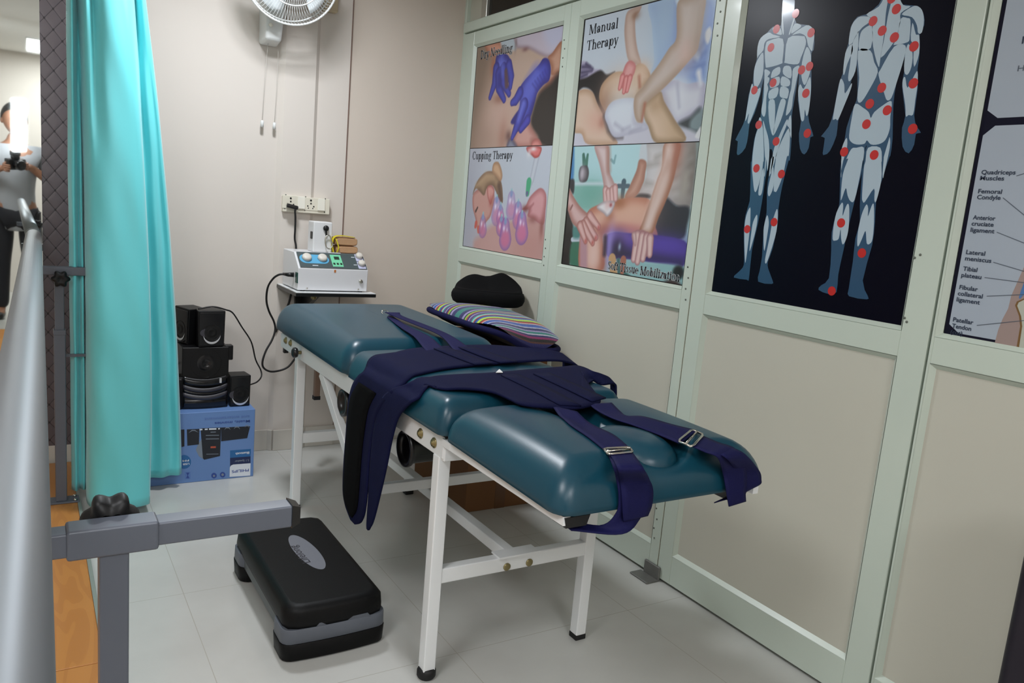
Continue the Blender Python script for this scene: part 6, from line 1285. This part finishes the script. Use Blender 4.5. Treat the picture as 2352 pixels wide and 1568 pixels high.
for t, a, b in (('Quadriceps', (2254, 400), (2332, 404)), ('Muscles', (2251, 413.5), (2306, 416)), ('Femoral', (2246.5, 443.5), (2301, 446)), ('Condyle', (2244, 457), (2298, 460)), ('Anterior', (2234.5, 503.5), (2286, 507)), ('cruciate', (2231.5, 517.5), (2282, 521)), ('ligament', (2229, 532), (2284, 536)),
 ('Lateral', (2219, 583), (2262.5, 587)), ('meniscus', (2216.5, 597.5), (2277, 603)), ('Tibial', (2212, 621), (2244.5, 625)), ('plateau', (2208, 635.5), (2254, 641)), ('Fibular', (2203.5, 663.5), (2246, 668)), ('collateral', (2200, 677.5), (2257, 684)), ('ligament', (2197, 691.5), (2251, 697)),
 ('Patellar', (2189, 737.5), (2236, 743)), ('Tendon', (2186.5, 752), (2231, 757.5)), ('(cut)', (2183, 766), (2210.5, 769.5))): ktext(t, a, b)
ktext('H', (2337, 164), (2351, 165), 6, cap=14, bold=0.0)
kpoly([(2349.5, 84), (2354, 83), (2351, 100), (2347, 101)], 1, 0.0013)
k4.build('print', [mat('chart_grey', (168, 178, 190), 0.35, coat=0.3), mat('label_ink', (40, 52, 72), 0.4), mat('chart_skin', (158, 138, 132), 0.4), mat('chart_bone', (184, 186, 172), 0.4), mat('chart_brown', (120, 88, 48), 0.4), mat('chart_cartilage', (78, 120, 172), 0.4), mat('leader_grey', (84, 92, 104), 0.4)], pt, recalc=False)
FLASH = 17.0
# ------------------------------------------------------------------ the photographer, seen in the mirror
def skin(name, verts, edges, radii, m, parent, sub=2, root=0):
    me = D.meshes.new(name); org = parent.location if parent.parent is None else parent.parent.location
    me.from_pydata([tuple(Vector(v)*S-org) for v in verts], edges, []); o = D.objects.new(name, me); COL.objects.link(o); o.parent = parent
    md = o.modifiers.new('skin', 'SKIN'); md.use_smooth_shade = True
    sv_ = me.skin_vertices[0].data
    for i, r in enumerate(radii):
        r = r if isinstance(r, tuple) else (r, r); sv_[i].radius = (r[0]*S, r[1]*S); sv_[i].use_root = (i == root)
    sb = o.modifiers.new('sub', 'SUBSURF'); sb.levels = sub; sb.render_levels = sub
    me.materials.append(m); return o
PXo, PYo = -0.075, -0.40
M_skin = mat('skin_tone', (150, 106, 82), 0.5, var=0.03); M_shirt = mat('grey_shirt', (150, 152, 156), 0.85, var=0.05, vscale=12); M_trous = mat('dark_trousers', (22, 22, 28), 0.85, var=0.1); M_hair = mat('black_hair', (16, 14, 14), 0.55)
pp = thing('person', 'person in grey shirt and dark trousers holding a camera, reflected in the mirror', 'person', (PXo, PYo, 0.0))
def pv_(x, y, z): return (PXo+x, PYo+y, z-0.036)
CAMC = EYEV-FW*0.135
hL = CAMC-RX*0.105-UP*0.035; hR = CAMC+RX*0.105-UP*0.02
vb = [pv_(0, 0, 1.10), pv_(0, 0.01, 1.28), pv_(0, 0.015, 1.48), pv_(0, 0, 1.66), pv_(0, 0.005, 1.78), pv_(0, 0.035, 1.86),
      pv_(-.115, 0, 1.04), pv_(-.125, .02, .80), pv_(-.13, .02, .60), pv_(-.135, -.01, .36), pv_(-.14, -.02, .12), pv_(-.15, .13, .075),
      pv_(.115, 0, 1.04), pv_(.125, .02, .80), pv_(.13, .02, .60), pv_(.135, -.01, .36), pv_(.14, -.02, .12), pv_(.15, .13, .075),
      pv_(-.235, 0, 1.665), pv_(-.275, .02, 1.50), pv_(-.285, .06, 1.385), tuple(hL-Vector((.05, .10, .02))), tuple(hL-Vector((.012, .03, .006))),
      pv_(.235, 0, 1.665), pv_(.285, .02, 1.50), pv_(.30, .06, 1.395), tuple(hR-Vector((-.05, .10, .02))), tuple(hR-Vector((-.012, .03, .006)))]
eb = [(0, 1), (1, 2), (2, 3), (3, 4), (4, 5), (0, 6), (6, 7), (7, 8), (8, 9), (9, 10), (10, 11), (0, 12), (12, 13), (13, 14), (14, 15), (15, 16), (16, 17), (3, 18), (18, 19), (19, 20), (20, 21), (21, 22), (3, 23), (23, 24), (24, 25), (25, 26), (26, 27)]
rb = [(.16, .115), (.15, .11), (.17, .12), (.15, .10), .065, .062, .105, .095, .07, .062, .042, .04, .105, .095, .07, .062, .042, .04, .075, .058, .048, .036, .03, .075, .058, .048, .036, .03]
body = skin('body', vb, eb, rb, M_skin, pp)
skin('shirt', [vb[i] for i in (0, 1, 2, 3, 18, 19, 23, 24)]+[pv_(0, 0, 0.90), pv_(0, 0, 1.74)], [(0, 1), (1, 2), (2, 3), (3, 4), (4, 5), (3, 6), (6, 7), (0, 8), (3, 9)], [(.185, .135), (.178, .13), (.195, .14), (.175, .12), .092, .078, .092, .078, (.205, .15), .078], M_shirt, pp)
skin('trousers', [vb[i] for i in (0, 6, 7, 8, 9, 10, 12, 13, 14, 15, 16)], [(0, 1), (1, 2), (2, 3), (3, 4), (4, 5), (0, 6), (6, 7), (7, 8), (8, 9), (9, 10)], [(.17, .125), .118, .11, .088, .078, .072, .118, .11, .088, .078, .072], M_trous, pp)
for sgn in (-1, 1):
    skin('shoe', [pv_(.14*sgn, -.05, .08), pv_(.145*sgn, .06, .075), pv_(.155*sgn, .17, .066)], [(0, 1), (1, 2)], [.045, .046, .036], M_blackp, pp)
# head: face turned down to the camera
hd = MB(); hc = Vector(pv_(0, .05, 1.975)); vs = []; fs = []; NA, NB = 28, 20
for j in range(NB+1):
    t = j/NB; zz = -0.135+0.275*t
    e = math.sqrt(max(0, 1-(abs(zz-0.01)/0.147)**2.3)); wx = 0.098*e*(1-0.18*smooth(0.0, -0.13, -(-zz)) if zz < 0 else 1); wy = 0.118*e
    for i in range(NA):
        a = 2*PI*i/NA; x, y = wx*math.cos(a), wy*math.sin(a)
        if math.sin(a) > 0.85 and -0.045 < zz < 0.02: y += 0.028*(math.sin(a)-0.85)/0.15*(1-abs(zz+0.02)/0.04)   # nose
        if math.sin(a) > 0.8 and zz < -0.09: y += 0.008
        vs.append(hc+Vector((x, y+0.02*(zz < -0.03)*math.sin(a), zz)))
fs = [(j*NA+i, j*NA+(i+1) % NA, (j+1)*NA+(i+1) % NA, (j+1)*NA+i) for j in range(NB) for i in range(NA)]
hd.add(vs, fs, 0, True)
for sgn in (-1, 1): hd.lathe([(0.0, -.012), (.028, -.010), (.032, 0), (.022, .010), (0.0, .010)], hc+Vector((.099*sgn, -.005, -.012)), (sgn, 0.3, 0), 14, caps=False)
hd.build('head', M_skin, body, weld=True)
for sgn in (-1, 1):
    ey = MB(); ey.lathe([(0.0, .012), (.010, .007), (.012, 0), (0.0, -.004)], hc+Vector((.036*sgn, .098, .012)), (0, 1, 0), 14, caps=False); ey.build('eye', mat('eye_dark', (38, 28, 26), 0.2), body)
mo = MB(); mo.tube([hc+Vector((-.028, .103, -.078)), hc+Vector((0, .116, -.08)), hc+Vector((.028, .103, -.078))], .006, 8); mo.build('mouth', mat('lip', (132, 76, 70), 0.5), body)
hr = MB(); vs = []
for j in range(11):
    t = j/10; el = math.radians(-8+98*t)
    for i in range(NA):
        a = 2*PI*i/NA; front = max(0, math.sin(a)); e2 = el+math.radians(38)*front*(1-t); vs.append(hc+Vector((.107*math.cos(a)*math.cos(e2), .127*math.sin(a)*math.cos(e2)-.006, .016+.142*math.sin(e2))))
hr.add(vs, [(j*NA+i, j*NA+(i+1) % NA, (j+1)*NA+(i+1) % NA, (j+1)*NA+i) for j in range(10) for i in range(NA)], 0, True)
hr.build('hair', M_hair, pp, solid=0.012, weld=True)
# hands: palm, four unequal fingers round the camera grip, thumb from the side of the palm
for sgn, h in ((-1, hL), (1, hR)):
    vv, ee, rr = [tuple(h-Vector((.02*-sgn*-1, .03, .004))), tuple(h)], [(0, 1)], [(.03, .02), (.034, .018)]
    for k in range(4):
        b0 = h+UP*(0.026-0.018*k)+FW*0.015; L = (.040, .046, .043, .034)[k]
        i0 = len(vv); vv += [tuple(b0), tuple(b0+FW*L*0.55+RX*(-sgn*0.008)), tuple(b0+FW*L*0.75+RX*(-sgn*0.034))]; ee += [(1, i0), (i0, i0+1), (i0+1, i0+2)]; rr += [.0115, .0105, .0095]
    i0 = len(vv); t0 = h+UP*0.03-FW*0.01; vv += [tuple(t0), tuple(t0+UP*.018-RX*(sgn*.03)), tuple(t0+UP*.012-RX*(sgn*.055))]; ee += [(0, i0), (i0, i0+1), (i0+1, i0+2)]; rr += [.0135, .012, .0105]
    skin('hand', vv, ee, rr, M_skin, body, sub=1)
# camera with the flash
cm_ = thing('camera', 'black camera with a lit white flash held by the reflected photographer', 'camera', tuple(CAMC))
def cbox(mb, a, b, mi=0):
    q = []
    for z in (a[1], b[1]):
        for (x, y) in ((a[0], a[2]), (b[0], a[2]), (b[0], b[2]), (a[0], b[2])): q.append(CAMC+RX*x+UP*z+FW*y)
    return mb.hexa(q, mi)
cbox(MB(), (-.085, -.055, -.035), (.085, .048, .035)).build('camera_body', M_blackp, cm_, bevel=0.012, segs=3)
cbox(MB(), (-.03, .046, -.03), (.03, .075, .03)).build('prism_hump', M_blackp, cm_, bevel=0.008)
MB().lathe([(0.0, .03), (.045, .03), (.048, .05), (.048, .09), (.044, .10), (.036, .10), (.034, .085), (0.0, .08)], CAMC, FW, 28, caps=False).build('lens', M_bkg, cm_, weld=True)
cbox(MB(), (-.035, .075, -.03), (.035, .115, .03)).build('flash_foot', M_blackp, cm_, bevel=0.004)
cbox(MB(), (-.022, .115, -.028), (.102, .60, .012)).build('flash_glare', mat('flash_white', (255, 255, 255), 0.5, emis=(246, 250, 255), estr=FLASH), cm_, bevel=0.012, segs=3)  # glare of the flash, put into the shape of a tall glowing block
# ------------------------------------------------------------------ lamps, camera, view
def panel_lamp(loc, size, watts, label, colour=(243, 248, 255)):
    x, y, z = loc
    t = thing('ceiling_light', label, 'ceiling light', (x, y, 2.8))
    MB().box((x-size/2-0.015, y-size/2-0.015, 2.785), (x+size/2+0.015, y+size/2+0.015, 2.80)).build('frame', M_white, t, bevel=0.003)
    MB().box((x-size/2, y-size/2, 2.779), (x+size/2, y+size/2, 2.786)).build('diffuser', mat('lamp_glow', (255, 250, 244), 0.5, emis=(255, 250, 242), estr=4.0), t)
    l = D.lights.new('panel', 'AREA'); l.shape = 'SQUARE'; l.size = size*S; l.energy = watts; l.color = lin(colour)[:3]
    o = D.objects.new('ceiling_light_glow', l); COL.objects.link(o); o.location = Vector((x, y, 2.775))*S
    return t
panel_lamp((0.86, 3.40, 0), 0.26, 20, 'square ceiling lamp near the fan wall')
panel_lamp((-0.8, 0.9, 0), 0.9, 21, 'square ceiling lamp left of the viewpoint')
panel_lamp((0.5, -1.4, 0), 0.9, 24, 'added square fill lamp on the ceiling behind the viewpoint')  # unseen fill lamp, added to brighten the floor and table legs
w = D.worlds.new('world'); bpy.context.scene.world = w; w.use_nodes = True
w.node_tree.nodes['Background'].inputs[0].default_value = (0.8, 0.85, 1.0, 1); w.node_tree.nodes['Background'].inputs[1].default_value = 0.05
cd = D.cameras.new('camera'); co = D.objects.new('camera', cd); COL.objects.link(co)
cd.sensor_width = 36.0; cd.sensor_fit = 'HORIZONTAL'; cd.lens = F_PX/2352*36.0; cd.clip_start = 0.02; cd.clip_end = 50
co.matrix_world = Matrix(((RX.x, UP.x, -FW.x, 0), (RX.y, UP.y, -FW.y, 0), (RX.z, UP.z, -FW.z, EYE*S), (0, 0, 0, 1)))
sc = bpy.context.scene; sc.camera = co
sc.view_settings.view_transform = 'Standard'; sc.view_settings.look = 'None'; sc.view_settings.gamma = 1.0; sc.view_settings.use_curve_mapping = False
sc.view_settings.exposure = 0.0
